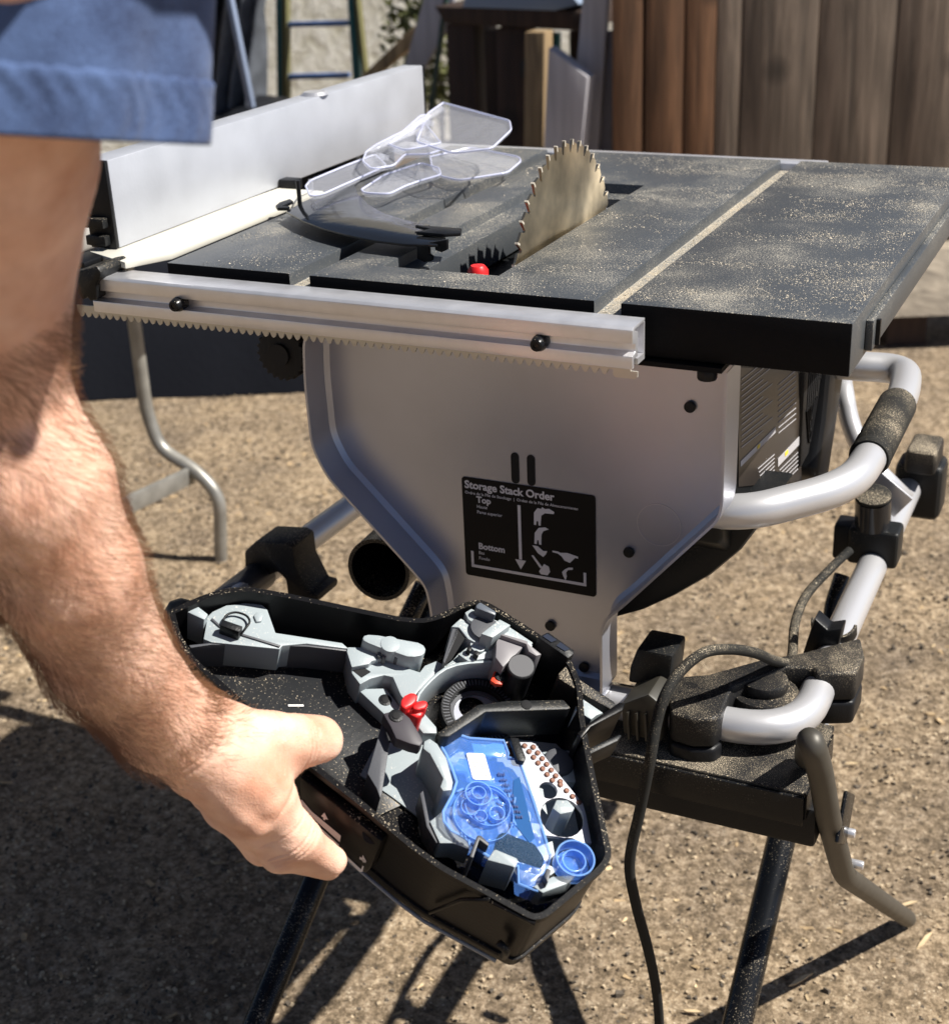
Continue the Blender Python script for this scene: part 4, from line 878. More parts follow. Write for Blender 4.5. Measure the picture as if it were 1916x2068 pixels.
wedge = tpr('wedge_block', zb, [(985, 246), (1000, 238), (1148, 282), (1150, 296), (1232, 362), (1200, 372), (1155, 345), (1140, 300)], .006, .045, mat('warm_grey_plastic', (.20, .19, .20), .45), tray, .0006)
tpr('wedge_side', zb, [(960, 285), (985, 246), (1140, 300), (1060, 380), (1000, 440), (955, 380)], .002, .03, MATS['warm_grey_plastic'], tray, .001)
tpr('red_tag', zb, [(948, 462), (985, 470), (1000, 510), (1000, 545), (955, 540), (925, 520)], -.010, .004, mat('orange_red_plastic', (.75, .06, .02), .45), tray)
disc('tag_screw', zb, 985, 492, -.009, .0045, .002, M['blk'], tray)
# black box with two cells, long dark rail behind
bb = tpr('black_box', zd, [(1088, 400), (1185, 350), (1432, 525), (1425, 560), (1372, 600), (1320, 560)], .006, .052, M['blk'], tray, .001)
for q in ([(1135, 392), (1178, 368), (1268, 428), (1215, 448)], [(1262, 480), (1300, 448), (1385, 510), (1345, 532)]): tpr('cell', zd, q, .0068, .0004, mat('dark_blue_cell', (.01, .016, .035), .3), bb, 0)
tpr('dark_rail', zd, [(1280, 740), (1380, 640), (1470, 790), (1800, 1000), (1840, 1060), (1780, 1080), (1560, 960), (1290, 790)], -.002, .03, M['blkd'], tray, .001)
tpr('red_mark', zd, [(1120, 700), (1180, 620), (1240, 640), (1230, 690), (1150, 740), (1090, 750)], -.0445, .0008, mat('dull_red_print', (.20, .005, .005), .5), tray, 0)
tpr('grey_tooth', zd, [(1450, 1030), (1480, 978), (1510, 975), (1705, 1108), (1640, 1130), (1590, 1172), (1440, 1080)], -.004, .03, M['grey'], tray, .001)
tpr('side_flap', zb, [(1448, 838), (1480, 800), (1700, 650), (1735, 655), (1722, 700), (1530, 800), (1470, 870)], .004, .040, M['trayblk'], tray, .001)
tpr('flap_lip', zb, [(1480, 950), (1500, 935), (1700, 842), (1716, 850), (1690, 885), (1500, 975)], -.008, .022, M['blkl'], tray, .001)
# grey posts, walls and shelves of the near part
tpr('near_floor', zb, [(240, 900), (520, 880), (700, 960), (960, 860), (1320, 900), (1420, 1000), (1540, 1500), (1200, 1760), (1100, 1760), (620, 1440), (330, 1220), (140, 1090)], -.044, .002, M['grey'], tray, .0004)
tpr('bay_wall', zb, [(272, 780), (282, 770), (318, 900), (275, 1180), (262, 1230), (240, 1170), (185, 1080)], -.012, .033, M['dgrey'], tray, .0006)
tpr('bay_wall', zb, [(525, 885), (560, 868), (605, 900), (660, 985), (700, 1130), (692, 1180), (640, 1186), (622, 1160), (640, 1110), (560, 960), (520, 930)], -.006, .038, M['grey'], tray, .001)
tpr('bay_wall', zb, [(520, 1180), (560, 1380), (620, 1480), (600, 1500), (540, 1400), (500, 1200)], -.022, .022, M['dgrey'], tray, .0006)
tpr('near_shelf', zb, [(560, 1370), (640, 1300), (700, 1380), (790, 1500), (800, 1540), (700, 1500), (620, 1500)], -.020, .022, M['grey'], tray)
for q, m_ in (([(800, 1580), (846, 1450), (868, 1452), (918, 1500), (912, 1520), (858, 1478), (822, 1588)], 'dgrey'), ([(905, 1600), (945, 1540), (960, 1538), (1085, 1590), (1092, 1612), (1070, 1650), (1058, 1640)], 'grey'), ([(1250, 1700), (1262, 1648), (1290, 1660), (1270, 1740)], 'dgrey')):
    tpr('insert_post', zb, q, -.004, .036, M[m_], tray)
tpr('corner_shelf', zb, [(1180, 1760), (1300, 1700), (1440, 1690), (1400, 1740), (1240, 1800)], -.012, .02, M['grey'], tray)
tpr('right_shelf', zb, [(1230, 950), (1340, 940), (1400, 940), (1440, 1040), (1440, 1130), (1380, 1130), (1300, 1010)], -.030, .014, M['grey'], tray)
disc('dome', zb, 1340, 1000, -.026, .012, .02, M['dgrey'], tray, 28, .003)
# dark cover plates inside
tpr('inner_cover', zd, [(145, 1300), (260, 1215), (530, 1030), (800, 992), (1330, 982), (1402, 1062), (1360, 1075), (600, 1100), (560, 1130), (260, 1330), (170, 1330)], .0, .036, M['blkl'], tray, .0012)
disc('cover_hole', zd, 985, 1030, .0006, .0042, .0008, M['hole'], tray)
brk = tpr('screw_bracket', zb, [(278, 718), (345, 700), (400, 712), (440, 745), (505, 850), (520, 885), (500, 915), (440, 900), (355, 868), (325, 800)], .002, .012, mat('plum_black_plastic', (.045, .040, .048), .5), tray, .001)
disc('screw', zb, 358, 730, .0028, .0055, .0012, M['blk'], brk); disc('screw_recess', zb, 358, 730, .0034, .003, .0006, M['hole'], brk)
# outside of the near wall: raised block with printed arrows, hole, vertical rib
FDn = twd((0, 0, 0))
def wall(u, v, out=.0): return None
A0, A1 = RIM[25], RIM[23]                        # along the near wall
wd = (A1-A0)/np.linalg.norm(A1-A0); wn = np.cross(wd, TN); wn = wn if wn@(CAM-A0) > 0 else -wn
def wp(u, v, o=0): return onp(u, v, A0+wn*o, wn)
hb_ = mesh('label_block', *prism([wp(u, v, .0065) for u, v in ((583, 1512), (742, 1640), (722, 1692), (712, 1702), (700, 1698), (584, 1592))], -wn*.008), M['trayblk'], tray, bevel=.0015, seg=2)
pr2 = []
def wpoly(px): pr2.append(prism([wp(*za(x, y), .0068) for x, y in px], wn*.0002))
wpoly([(930, 1432), (950, 1428), (1010, 1500), (1192, 1652), (1185, 1690), (1040, 1560), (985, 1500)])
wpoly([(1062, 1618), (1075, 1610), (1182, 1708), (1170, 1745), (1080, 1660)])
wpoly([(1200, 1770), (1212, 1764), (1318, 1862), (1310, 1876)]); wpoly([(1318, 1862), (1326, 1838), (1334, 1842), (1326, 1876), (1310, 1876)])
wpoly([(1310, 1782), (1342, 1800), (1346, 1820), (1330, 1812), (1326, 1806), (1308, 1796)]); wpoly([(1328, 1772), (1350, 1812), (1330, 1818), (1322, 1798)])
wpoly([(1070, 1530), (1090, 1508), (1112, 1552), (1096, 1548), (1092, 1556), (1082, 1548), (1086, 1538)])
for k, (v_, f_) in enumerate(pr2): mesh('printed_mark', v_, f_, M['white'], hb_)
wpoly2 = [wp(*za(1398, 1648), .001)]
mesh('wall_hole', *cyl(wp(*za(1388, 1640), .0032), wp(*za(1388, 1640), .0025), .0072, 24), M['hole'], tray)
def rl(i, h, o=0.0):
    p, q = RL[int(i)], RL[int(i)+1]; t = i-int(i); r_ = p*(1-t)+q*t; d_ = q-p; nn = np.array([-d_[1], d_[0], 0]); nn /= np.linalg.norm(nn)
    if nn[1] > 0: nn = -nn
    return twd((r_[0]+nn[0]*o, r_[1]+nn[1]*o, h))
mesh('wall_rib', *tube([rl(21.45, -.001, .003), rl(21.7, -.02, .0035), rl(21.95, -.060, .003)], .0016, 0, 8), M['trayblk'], tray, smooth=True)
mesh('wall_rail', *tube([rl(20.98, -.0035, .003), rl(21.45, -.0035, .003)], .0016, 0, 8), M['trayblk'], tray, smooth=True)
eh = mat('painted_edge_highlight', (.22, .24, .27), .35)  # lighter grey bead, an edge highlight put into the colour
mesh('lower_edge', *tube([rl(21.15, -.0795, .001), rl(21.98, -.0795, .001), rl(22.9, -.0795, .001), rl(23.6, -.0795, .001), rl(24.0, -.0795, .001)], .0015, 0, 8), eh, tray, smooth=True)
mesh('corner_tab', *tube([rl(21.1, -.064, .003), rl(21.1, -.050, .005), rl(21.2, -.046, .005)], .003, .003, 8), M['blkl'], tray, smooth=True)

# things lying in the tray
kb_ = thing('black_plunger', 'black cylindrical plunger standing upright beside the orange tag in the tray', 'plunger', tuple(tp(*zd(880, 940), -.03)))
c0_, c1_ = tp(*zd(868, 900), -.036), tp(*zd(935, 672), .002); axk = (c1_-c0_)/np.linalg.norm(c1_-c0_)
mesh('stem', *tube([c0_, c1_-axk*.0008, c1_], [.0098, .0112, .0104], 0, 36), M['blk'], kb_, smooth=True, autosm=.6)
mesh('cap', *cyl(c1_, c1_+axk*.0006, .0098, 36), mat('satin_grey_cap', (.11, .11, .115), .35), kb_)
rk_ = thing('red_knob', 'bright red lobed plastic knob standing on the grey insert', 'knob', tuple(tp(*ze(900, 1500), -.03)))
tpr('lobe', ze, [(755, 1230), (790, 1180), (860, 1145), (920, 1150), (945, 1190), (930, 1250), (880, 1290), (800, 1340), (745, 1300)], .006, .016, M['red'], rk_, .002, seg=3)
tpr('lobe', ze, [(890, 1300), (940, 1250), (1010, 1235), (1055, 1250), (1065, 1290), (1030, 1330), (950, 1350), (890, 1335)], .005, .016, M['red'], rk_, .002, seg=3)
tpr('knob_stem', ze, [(780, 1340), (830, 1290), (900, 1270), (1000, 1310), (1030, 1340), (990, 1420), (930, 1440), (860, 1400)], .000, .030, M['red'], rk_, .002, seg=3)
rg = thing('black_ring', 'black ribbed ring lying in the round pocket of the grey insert', 'ring', tuple(tp(*zb(830, 700), -.03)))
tpr('pocket_wall', zb, [(474, 640)]+arc+[(1010, 400), (1012, 416), (962, 412), (880, 413), (802, 418), (724, 431), (662, 453), (614, 485), (571, 524), (532, 565), (503, 603), (486, 648)], -.013, .034, M['grey'], tray, .0004)
rc = tp(*zb(850, 720), -.038)
mesh('rim', *ring(rc, TN, .0225, .0300, .009, 72), M['blk'], rg, smooth=True, autosm=.6)
mesh('inner_rim', *ring(rc-TN*.003, TN, .0190, .0222, .004, 72), M['dgrey'], rg, smooth=True, autosm=.6)
rb = []
for k in range(60):
    a_ = 2*math.pi*k/60; d_ = TX*math.cos(a_)+TY*math.sin(a_); rb.append(box(rc+d_*.0264+TN*.0047, (.0011, .005, .0006), [np.cross(TN, d_), d_, TN]))
o = mesh('ribs', *join(rb), M['dgrey'], rg); o['kind'] = 'stuff'
mesh('washer', *ring(tp(*zb(815, 690), -.042), TN, .011, .0185, .002, 48), M['silver'], rg, smooth=True, autosm=.6)
# blue transparent cartridge
bc = thing('blue_cartridge', 'clear blue plastic cartridge with white sticker lying in the tray', 'cartridge', tuple(tp(*zb(900, 1250), -.03)))
bo = [(600, 875), (680, 858), (740, 848), (800, 868), (1005, 882), (1032, 960), (1030, 985), (1082, 990), (1110, 1030), (1200, 1300), (1285, 1570), (1275, 1620), (1205, 1790), (1095, 1745), (1092, 1640), (930, 1590), (850, 1540), (770, 1470), (690, 1425), (645, 1370), (640, 1310), (700, 1200), (722, 1130), (690, 1040), (655, 960)]
tpr('cartridge_body', zb, bo, -.014, .018, M['blue'], bc, .002, seg=3)
mesh('moulded_edge', *tube([tp(*zb(x, y), -.0135) for x, y in bo+bo[:1]], .0011, 0, 8, caps=False), mat('pale_blue_edge', (.26, .50, 1.0), .07, 0, 1.0, alpha=.5), bc, smooth=True)
def tring(x, y, h, r0, r1, d, m, name='moulded_ring'): return mesh(name, *ring(tp(*zb(x, y), h), TN, r0, r1, d, 40), m, bc, smooth=True, autosm=.6)
pbl = MATS['pale_blue_edge']
tring(848, 1215, -.010, .0092, .0100, .008, pbl); tring(848, 1215, -.008, .0046, .0053, .010, pbl); tring(862, 1350, -.011, .0041, .0047, .008, pbl); tring(800, 1290, -.012, .0064, .0070, .006, pbl); tring(960, 1330, -.012, .0052, .0058, .006, pbl); tring(905, 1280, -.012, .0162, .0168, .005, pbl); tring(880, 1330, -.012, .0218, .0223, .004, pbl)
rr = np.random.default_rng(11)
for k in range(16):
    x = rr.uniform(740, 1080); y = rr.uniform(1160, 1480); a_ = rr.uniform(0, 3.14); l_ = rr.uniform(14, 60)
    mesh('moulded_rib', *tube([tp(*zb(x, y), -.0125), tp(*zb(x+l_*math.cos(a_), y+l_*math.sin(a_)), -.0115)], .0008, 0, 6), pbl, bc, smooth=True)
for q in ([(810, 890), (850, 880), (1010, 905), (1015, 960), (985, 985), (830, 975)], [(700, 1060), (740, 990), (1000, 1010), (1060, 1120), (960, 1150), (760, 1130)]): tpr('inner_panel', zb, q, -.0345, .001, M['dblue'], bc)
tpr('inner_coil', zb, [(960, 1450), (1000, 1420), (1200, 1500), (1260, 1590), (1240, 1660), (930, 1560)], -.013, .012, mat('navy_coil', (.02, .05, .10), .3, bump=(900, 1)), bc, .003)
tpr('inner_strip', zb, [(1065, 1120), (1100, 1100), (1190, 1470), (1160, 1500), (1050, 1360)], -.0135, .0008, mat('deep_blue_strip', (.02, .09, .26), .2), bc, 0)
stk = tpr('white_sticker', zb, [(780, 962), (790, 956), (880, 960), (890, 968), (930, 1108), (922, 1120), (830, 1116), (818, 1108)], -.0128, .0003, M['paper'], bc, 0)
prt = []
for k in range(4):
    for j in range(9):
        if (k*5+j*3) % 7 == 0: continue
        x = 806+k*22+j*5.4; y = 982+j*13; prt.append(prism([tp(*zb(x, y), -.0125), tp(*zb(x+9, y), -.0125), tp(*zb(x+11, y+8), -.0125), tp(*zb(x+2, y+8), -.0125)], TN*.0001))
o = mesh('sticker_print', *join(prt), mat('grey_ink', (.45, .44, .44), .7), stk); o['kind'] = 'stuff'
glyph = []
for k in range(9):
    x = 968+k*13.5; y = 1075+k*32; w_ = 40
    for j in range(3): glyph.append(prism([tp(*zb(x+j*15, y+(k*7+j*5) % 9, ), -.0126), tp(*zb(x+j*15+9, y+(k*7+j*5) % 9), -.0126), tp(*zb(x+j*15+14, y+20), -.0126), tp(*zb(x+j*15+5, y+20), -.0126)], TN*.0002))
o = mesh('raised_lettering', *join(glyph), mat('navy_ink', (.01, .03, .14), .4), bc); o['kind'] = 'stuff'
bcp = thing('blue_roundel', 'round clear blue disc with raised rings at the near right corner of the tray', 'disc', tuple(tp(*zb(1430, 1610), -.03)))
cc = tp(*zb(1425, 1612), -.010)
mesh('rim', *ring(cc, TN, .0130, .0143, .012, 56), pbl, bcp, smooth=True, autosm=.6); mesh('inner_rim', *ring(cc-TN*.002, TN, .0078, .0088, .008, 48), pbl, bcp, smooth=True, autosm=.6)
mesh('disc', *cyl(cc-TN*.005, cc-TN*.008, .0120, 48), M['blue'], bcp)
# silver plate with rivets
spt = thing('drilled_plate', 'bright silver plate with holes and bronze rivets lying beside the blue cartridge', 'plate', tuple(tp(*zb(1280, 1200), -.03)))
def holeplate(px, holes, h, d, m, name, parent):
    from mathutils.geometry import delaunay_2d_cdt
    P = [tloc(tp(*zb(x, y), h)) for x, y in px]; pts = [Vector((p[0], p[1])) for p in P]; loops = [list(range(len(pts)))]
    for (x, y, r_) in holes:
        c = tloc(tp(*zb(x, y), h)); b0 = len(pts); k_ = 20
        pts += [Vector((c[0]+r_*math.cos(2*math.pi*i/k_), c[1]+r_*math.sin(2*math.pi*i/k_))) for i in range(k_)]; loops.append(list(range(b0+k_-1, b0-1, -1)))
    ed = [(l_[i], l_[(i+1) % len(l_)]) for l_ in loops for i in range(len(l_))]
    vs, es, fs_, *_ = delaunay_2d_cdt(pts, ed, [], 1, 1e-7)
    keep = []
    hc = [(tloc(tp(*zb(x, y), h)), r_) for x, y, r_ in holes]
    for f in fs_:
        c = sum((vs[i] for i in f), Vector((0, 0)))/len(f)
        if all((c.x-q[0])**2+(c.y-q[1])**2 > (r_*.97)**2 for q, r_ in hc): keep.append(list(f))
    n = len(vs); V = [twd((v.x, v.y, h)) for v in vs]+[twd((v.x, v.y, h-d)) for v in vs]; F = keep+[[i+n for i in f[::-1]] for f in keep]
    cnt = {}
    for f in keep:
        for i in range(len(f)):
            e = (f[i], f[(i+1) % len(f)]); cnt[e] = 1
    for (a_, b_) in list(cnt):
        if (b_, a_) not in cnt: F.append([b_, a_, a_+n, b_+n])
    return mesh(name, V, F, m, parent)
holeplate([(1018, 890), (1170, 893), (1195, 902), (1215, 930), (1290, 1030), (1480, 1262), (1500, 1330), (1532, 1500), (1480, 1500), (1420, 1470), (1255, 1452), (1235, 1380), (1195, 1250), (1110, 1030), (1085, 985), (1032, 985)],
          [(1272, 1182, .0072), (1355, 1345, .0165)], -.016, .0035, M['plate'], 'drilled_sheet', spt)
for k in range(7):
    for j in range(2):
        x = 1130+k*27+j*52; y = 915+k*34.5+j*8
        if k == 6 and j == 0: x += 5
        c = tp(*zb(x, y), -.0158); mesh('rivet', *tube([c, c+TN*.0008, c+TN*.0012], [.0021, .0021, .0012], 0, 10), M['rivet'], spt)
for x, y in ((1345, 1150), (1382, 1185), (1418, 1220), (1458, 1255), (1040, 905), (1040, 940), (1044, 968)):
    c = tp(*zb(x, y), -.0158); mesh('rivet', *tube([c, c+TN*.0008, c+TN*.0012], [.0021, .0021, .0012], 0, 10), M['rivet'], spt)
tpr('clamp_bar', zb, [(1040, 860), (1095, 865), (1140, 985), (1130, 1010), (1085, 1000)], -.008, .006, M['blk'], spt, .001)
tpr('hex_post', zb, [(1300, 1290), (1322, 1238), (1390, 1240), (1432, 1285), (1420, 1310), (1345, 1325)], -.004, .036, M['grey'], tray)
tpr('paper_slip', za, [(864, 838), (960, 838), (962, 850), (866, 850)], -.0446, .0003, M['paper'], tray, 0)


# ============================================================ PERSON : forearm, hand, sleeve
ps = thing('person', 'person in a blue denim short sleeve reaching down and gripping the black storage tray', 'person', tuple(dep(-60, 500, .8)))
HS = .912
def H(u, v, d): return dep(u, v, d*HS)
CH = []      # capsules a, b, ra, rb, flat
def cap(a, b, ra, rb, k=HS): CH.append((np.array(a), np.array(b), ra*k, rb*k))
S0_, S1_, S2_ = H(-60, -560, .66), H(-44, -40, .73), H(-42, 300, .80)
El = H(-40, 640, .865); El2 = H(-24, 800, .90)
cap(S0_, S1_, .062, .060); cap(S1_, S2_, .060, .0575); cap(S2_, El, .0575, .0475); cap(El, El2, .0475, .047)
F1, F2, F3, Wr = H(52, 952, .905), H(129, 1110, .935), H(207, 1272, .985), H(322, 1408, 1.045)
cap(El2, F1, .047, .0505); cap(F1, F2, .0500, .0445); cap(F2, F3, .0445, .0385); cap(F3, Wr, .0385, .0330)
P1, P2 = H(408, 1462, 1.075), H(470, 1520, 1.09)
cap(Wr, P1, .0335, .034); cap(P1, P2, .034, .030)
cap(Wr, H(452, 1436, 1.085), .027, .022)
TM, TI, TT = H(520, 1448, 1.100), H(588, 1443, 1.112), H(624, 1441, 1.122)
cap(H(440, 1445, 1.085), TM, .0255, .0215); cap(TM, TI, .0215, .0178); cap(TI, TT, .0185, .0172); cap(H(500, 1480, 1.095), H(556, 1488, 1.112), .020, .013)
IM = H(517, 1555, 1.098); cap(P1, IM, .027, .0200); IP = H(574, 1630, 1.122); IT = H(645, 1678, 1.155)
cap(IM, IP, .0195, .0168); cap(IP, IT, .0160, .0112)
cap(H(500, 1470, 1.10), IM, .021, .019)
MM_ = H(478, 1590, 1.105); cap(P1, MM_, .026, .0165); MP = H(545, 1660, 1.135); cap(MM_, MP, .0165, .0140); cap(MP, H(640, 1690, 1.175), .0135, .0100)
RM_ = H(438, 1570, 1.115); cap(P1, RM_, .024, .0155); RP = H(510, 1650, 1.155); cap(RM_, RP, .0150, .0130); cap(RP, H(600, 1680, 1.195), .0125, .0095)
QM = H(410, 1540, 1.125); cap(P1, QM, .021, .0135); QP = H(470, 1610, 1.17); cap(QM, QP, .0130, .0110); cap(QP, H(560, 1650, 1.21), .0105, .0085)
# neck and head, above the frame; the head shades the upper arm
NB = np.array([.45, -.575, .50]); HC = np.array([.525, -.415, .475])
cap(S0_, NB, .062, .07, 1); cap(NB, HC+np.array([-.03, -.07, .02]), .055, .052, 1)
cap(HC+np.array([-.01, -.02, .035]), HC+np.array([.0, .02, .02]), .078, .075, 1); cap(HC, HC+np.array([-.005, .045, -.055]), .062, .034, 1)
cap(HC+np.array([.0, .09, .0]), HC+np.array([-.0, .104, -.022]), .009, .012, 1); cap(HC+np.array([-.015, .078, -.045]), HC+np.array([.015, .078, -.045]), .008, .008, 1)
for sx_ in (-1, 1): cap(HC+np.array([sx_*.076, .0, .01]), HC+np.array([sx_*.078, -.004, -.018]), .011, .008, 1)
# tendons, veins and knuckle bumps on the skin
cap(H(372, 1448, 1.040), H(505, 1535, 1.073), .0040, .0055); cap(H(505, 1535, 1.073), H(520, 1562, 1.080), .0080, .0085)
cap(H(372, 1490, 1.049), H(470, 1585, 1.080), .0040, .0060); cap(H(470, 1585, 1.081), H(500, 1608, 1.088), .0075, .0080)
cap(H(350, 1392, 1.026), H(440, 1412, 1.056), .0050, .0060); cap(H(470, 1420, 1.073), H(560, 1418, 1.092), .0060, .0050)
cap(H(250, 1330, .972), H(350, 1440, 1.020), .0045, .0040)
def capsd(P, a, b, ra, rb):
    ab = b-a; t = np.clip(((P-a)@ab)/(ab@ab), 0, 1); return np.linalg.norm(P-a-t[:, None]*ab, axis=1)-(ra+(rb-ra)*t)
def sdf(P):
    k = .0028; acc = np.zeros(len(P))
    for c in CH: acc += np.exp(-np.clip(capsd(P, *c)/k, -60, 60))
    return -k*np.log(acc+1e-30)
bm = bmesh.new()
for a, b, ra, rb in CH:
    v_, f_ = tube([a-(b-a)/np.linalg.norm(b-a)*ra*.85, a-(b-a)/np.linalg.norm(b-a)*ra*.5, a, b, b+(b-a)/np.linalg.norm(b-a)*rb*.5, b+(b-a)/np.linalg.norm(b-a)*rb*.85], [ra*.5, ra*.86, ra, rb, rb*.86, rb*.5], 0, 16)
    vs = [bm.verts.new(p) for p in v_]
    for f in f_: bm.faces.new([vs[i] for i in f])
me = bpy.data.meshes.new('tmp'); bm.to_mesh(me); bm.free(); to = bpy.data.objects.new('tmp', me); col.objects.link(to)
md = to.modifiers.new('r', 'REMESH'); md.mode = 'VOXEL'; md.voxel_size = .0024
bpy.context.view_layer.update(); ev = to.evaluated_get(bpy.context.evaluated_depsgraph_get()); m2 = bpy.data.meshes.new_from_object(ev)
nv_ = len(m2.vertices); co = np.empty(nv_*3); m2.vertices.foreach_get('co', co); co = co.reshape(-1, 3)
faces = [list(p.vertices) for p in m2.polygons]
bh = bmesh.new(); bh.from_mesh(m2); haxis = (P1-Wr)/np.linalg.norm(P1-Wr); wr_ = np.array(Wr)
es_ = [e_ for e_ in bh.edges if (np.array(e_.verts[0].co)-wr_)@haxis > -.005 and np.linalg.norm(np.array(e_.verts[0].co)-np.array(P1)) < .13]
bmesh.ops.subdivide_edges(bh, edges=es_, cuts=1, use_grid_fill=True); bh.to_mesh(m2); bh.free()
nv_ = len(m2.vertices); co = np.empty(nv_*3); m2.vertices.foreach_get('co', co); co = co.reshape(-1, 3); faces = [list(p.vertices) for p in m2.polygons]
bpy.data.objects.remove(to); bpy.data.meshes.remove(me); bpy.data.meshes.remove(m2)
for it in range(5):
    d0 = sdf(co); e = 5e-4; g = np.stack([sdf(co+np.array(ax_)*e)-sdf(co-np.array(ax_)*e) for ax_ in ((1, 0, 0), (0, 1, 0), (0, 0, 1))], 1)/(2*e)
    gl_ = np.linalg.norm(g, axis=1, keepdims=True)+1e-9; co = co-(g/gl_)*d0[:, None]*.8
nrm = g/gl_
# fine anatomy relief
fine = np.array([.0011*noise.noise(Vector((p*42).tolist()))+.00045*noise.noise(Vector((p*120).tolist())) for p in co])
def crease(c, ax_, offs_, w_, dep_, rad):
    global fine
    ax_ = ax_/np.linalg.norm(ax_); q = co-c; t = q@ax_; m_ = np.linalg.norm(q, axis=1) < rad
    for o_ in offs_: fine = fine-np.where(m_, dep_*np.exp(-((t-o_)/w_)**2), 0)
crease(TI, TT-TM, (-.0025, .0010, .0042), .0008, .0011, .026); crease(IP, IT-IM, (-.004, 0, .0035), .0009, .0012, .024); crease(TM, TI-TM, (-.002, .002), .001, .0007, .03); crease((IM+IP)/2, IP-IM, (.004,), .001, .0006, .024)
crease(IM, IP-P1, (.004,), .0022, .0012, .022); crease(Wr, P1-F3, (.012, .018), .0014, .0007, .04)
co = co+nrm*fine[:, None]
def skin():
    m = bpy.data.materials.new('skin'); m.use_nodes = True; n = m.node_tree.nodes; l = m.node_tree.links; b = n['Principled BSDF']
    b.inputs['Roughness'].default_value = .52; b.inputs['Subsurface Weight'].default_value = .18; b.inputs['Subsurface Radius'].default_value = (.9, .35, .18); b.inputs['Subsurface Scale'].default_value = .006
    tc = n.new('ShaderNodeTexCoord'); t = n.new('ShaderNodeTexNoise'); t.inputs['Scale'].default_value = 26; t.inputs['Detail'].default_value = 5; l.new(tc.outputs['Object'], t.inputs[0])
    r = n.new('ShaderNodeValToRGB'); r.color_ramp.elements[0].position = .32; r.color_ramp.elements[1].position = .66; r.color_ramp.elements[0].color = (.60, .30, .195, 1); r.color_ramp.elements[1].color = (.88, .57, .43, 1)
    l.new(t.outputs[0], r.inputs[0]); l.new(r.outputs[0], b.inputs['Base Color'])
    v = n.new('ShaderNodeTexVoronoi'); v.inputs['Scale'].default_value = 900; l.new(tc.outputs['Object'], v.inputs['Vector'])
    t2 = n.new('ShaderNodeTexNoise'); t2.inputs['Scale'].default_value = 260; t2.inputs['Detail'].default_value = 6; l.new(tc.outputs['Object'], t2.inputs[0])
    ad = n.new('ShaderNodeMath'); ad.operation = 'ADD'; l.new(v.outputs['Distance'], ad.inputs[0]); l.new(t2.outputs[0], ad.inputs[1])
    bp = n.new('ShaderNodeBump'); bp.inputs['Strength'].default_value = .35; bp.inputs['Distance'].default_value = .0008; l.new(ad.outputs[0], bp.inputs['Height']); l.new(bp.outputs[0], b.inputs['Normal'])
    return m
body = mesh('body', co, faces, skin(), ps, smooth=True)
# forearm hair: fine curved blades rooted on the skin
def hairs():
    r_ = np.random.default_rng(3); V = []; F = []
    axis = [El2, F1, F2, F3, Wr, P1]
    ax_ = (Wr-F1)/np.linalg.norm(Wr-F1)
    cand = r_.permutation(len(co)); cnt_ = 0
    for i in cand:
        p = co[i]; t = float((p-El)@ax_); tw = float((Wr-El)@ax_)
        if t < -.01 or t > tw+.035: continue
        to_cam = (CAM-p)/np.linalg.norm(CAM-p)
        if nrm[i]@to_cam < -.25: continue
        den = .6+.6*min(1, max(0, t/tw)) if t < tw else .25*(1-(t-tw)/.035)
        cl = noise.noise(Vector((p*14).tolist()))*.5+.6
        if r_.uniform() > den*cl: continue
        L_ = r_.uniform(.009, .021); n_v = nrm[i]; side_ = np.cross(n_v, ax_); side_ /= np.linalg.norm(side_)+1e-9
        sw = .9*noise.noise(Vector((p*22).tolist()))+.35
        dr = ax_*.8+side_*(sw+r_.normal(0, .22)); dr -= n_v*(dr@n_v); dr /= np.linalg.norm(dr)
        wv = np.cross(dr, to_cam); wv /= np.linalg.norm(wv)+1e-9; wv = wv*.00010
        q0 = p-n_v*.0002; q1 = p+dr*L_*.4+n_v*L_*.22; q2 = p+dr*L_*.75+n_v*L_*.26+side_*L_*.06; q3 = p+dr*L_+n_v*L_*.18+side_*L_*.14
        k = len(V); V += [q0-wv, q0+wv, q1-wv, q1+wv, q2-wv*.7, q2+wv*.7, q3]
        F += [[k, k+1, k+3, k+2], [k+2, k+3, k+5, k+4], [k+4, k+5, k+6]]
        cnt_ += 1
        if cnt_ > 6500: break
    return V, F
hv, hf_ = hairs()
ho = mesh('arm_hair', hv, hf_, mat('brown_hair', (.20, .10, .05), .5), ps); ho['kind'] = 'stuff'
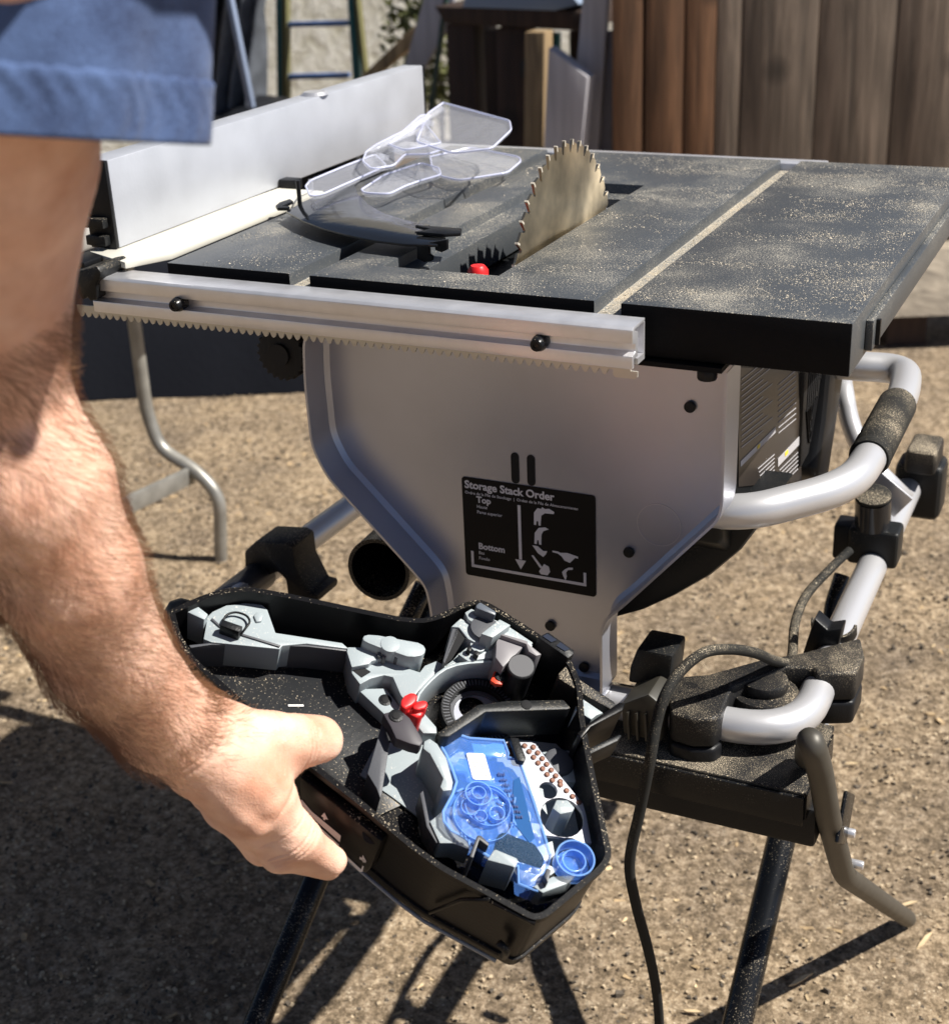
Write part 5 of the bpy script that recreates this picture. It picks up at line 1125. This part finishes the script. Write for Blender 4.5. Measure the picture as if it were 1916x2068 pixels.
# denim sleeve
def denim():
    m = bpy.data.materials.new('blue_denim'); m.use_nodes = True; n = m.node_tree.nodes; l = m.node_tree.links; b = n['Principled BSDF']; b.inputs['Roughness'].default_value = .9
    b.inputs['Sheen Weight'].default_value = .15
    tc = n.new('ShaderNodeTexCoord'); uv = n.new('ShaderNodeMapping'); uv.inputs['Scale'].default_value = (1, 1, 1); l.new(tc.outputs['Object'], uv.inputs[0])
    t = n.new('ShaderNodeTexNoise'); t.inputs['Scale'].default_value = 22; t.inputs['Detail'].default_value = 6; l.new(uv.outputs[0], t.inputs[0])
    t2 = n.new('ShaderNodeTexNoise'); t2.inputs['Scale'].default_value = 700; l.new(uv.outputs[0], t2.inputs[0])
    ad = n.new('ShaderNodeMath'); ad.operation = 'MULTIPLY_ADD'; ad.inputs[1].default_value = .5; l.new(t2.outputs[0], ad.inputs[0]); l.new(t.outputs[0], ad.inputs[2])
    r = n.new('ShaderNodeValToRGB'); r.color_ramp.elements[0].position = .58; r.color_ramp.elements[1].position = .95; r.color_ramp.elements[0].color = (.012, .026, .08, 1); r.color_ramp.elements[1].color = (.07, .12, .26, 1)
    l.new(ad.outputs[0], r.inputs[0]); l.new(r.outputs[0], b.inputs['Base Color'])
    bp = n.new('ShaderNodeBump'); bp.inputs['Strength'].default_value = .6; bp.inputs['Distance'].default_value = .003; l.new(t.outputs[0], bp.inputs['Height'])
    b2 = n.new('ShaderNodeBump'); b2.inputs['Strength'].default_value = .5; b2.inputs['Distance'].default_value = .0006; l.new(t2.outputs[0], b2.inputs['Height']); l.new(bp.outputs[0], b2.inputs['Normal']); l.new(b2.outputs[0], b.inputs['Normal'])
    return m
dm = denim()
c_b = H(-56, 252, .735); vd_ = (CAM-c_b)/np.linalg.norm(CAM-c_b); up_ = RM@np.array([-.02, 1, 0]); up_ = up_-vd_*(up_@vd_-.02); c_t = c_b+up_*.34; axs = (c_t-c_b); Ls = np.linalg.norm(axs); axs /= Ls
e_r = np.cross(axs, (CAM-c_b)/np.linalg.norm(CAM-c_b)); e_r /= np.linalg.norm(e_r); e_f = np.cross(e_r, axs)
if e_r@(H(400, 252, .735)-c_b) < 0: e_r = -e_r
def sleeve(z0, z1, add, nu=120, nv=60, th=.0016):
    V = []; F = []
    for s_ in (0, 1):
        for j in range(nv):
            t = j/(nv-1); z = z0+(z1-z0)*t
            for i in range(nu):
                a = 2*math.pi*i/nu; f_ = .0045*math.sin(3*a+1.3+z*9)+.0022*math.sin(7*a+z*22)+.003*noise.noise(Vector((math.cos(a)*3, math.sin(a)*3, z*11)))*(1+z*6)
                rx_ = .0930+.03*z+f_+add(z, a)-s_*th; ry_ = .072+f_+add(z, a)-s_*th
                V.append(c_b+axs*z+e_r*math.cos(a)*rx_+e_f*math.sin(a)*ry_)
    for s_ in (0, 1):
        b = s_*nu*nv
        for j in range(nv-1):
            for i in range(nu): F.append([b+j*nu+i, b+j*nu+(i+1) % nu, b+(j+1)*nu+(i+1) % nu, b+(j+1)*nu+i])
    for j in (0, nv-1):
        for i in range(nu): F.append([j*nu+i, j*nu+(i+1) % nu, nu*nv+j*nu+(i+1) % nu, nu*nv+j*nu+i])
    return V, F
slv = mesh('sleeve', *sleeve(.012, Ls, lambda z, a: 0), dm, ps, smooth=True)
hem = mesh('hem', *sleeve(0, .0275, lambda z, a: .0013+.0004*math.sin(a*46+3*math.sin(z*160)+2*noise.noise(Vector((a*4, 0, 0))))*(1 if z > .002 else .3)-(.0016 if z > .0255 else 0), nu=360, nv=14), dm, slv, smooth=True)

# shirt body, hair and eyes of the person, all above and beside the frame
def ellip(secs, n=40):
    V = []; F = []
    for c_, rx_, ry_ in secs:
        for i in range(n): a = 2*math.pi*i/n; V.append(np.array(c_)+np.array([math.cos(a)*rx_, 0, 0])+np.array([0, .45, .89])*math.sin(a)*ry_)
    for j in range(len(secs)-1):
        for i in range(n): F.append([j*n+i, j*n+(i+1) % n, (j+1)*n+(i+1) % n, (j+1)*n+i])
    F += [list(range(n)), list(range(len(secs)*n-1, (len(secs)-1)*n-1, -1))]; return V, F
mesh('shirt', *tube(smoothline([(.43, -.56, .50), (.36, -.59, .49), (.22, -.66, .44), (.06, -.76, .34), (-.08, -.86, .20), (-.16, -.94, .03)], 4), [.06+.10*min(1, i/7) for i in range(21)], 0, 40), dm, ps, smooth=True)
hv2 = []; bm = bmesh.new(); bmesh.ops.create_icosphere(bm, subdivisions=4, radius=1)
for v in bm.verts: q = v.co*(1+.05*noise.noise(v.co*9)); hv2.append(HC+np.array([-.006, -.03, .036])+np.array([q.x*.083, q.y*.098, q.z*.085 if q.z > -.25 else -.02]))
mesh('hair', hv2, [[v.index for v in f.verts] for f in bm.faces], MATS['brown_hair'], ps, smooth=True); bm.free()
for sx_ in (-1, 1): mesh('eye', *cyl(HC+np.array([sx_*.030, .090, .006]), HC+np.array([sx_*.030, .0945, .005]), .010, 16), MATS['white_print'], ps)
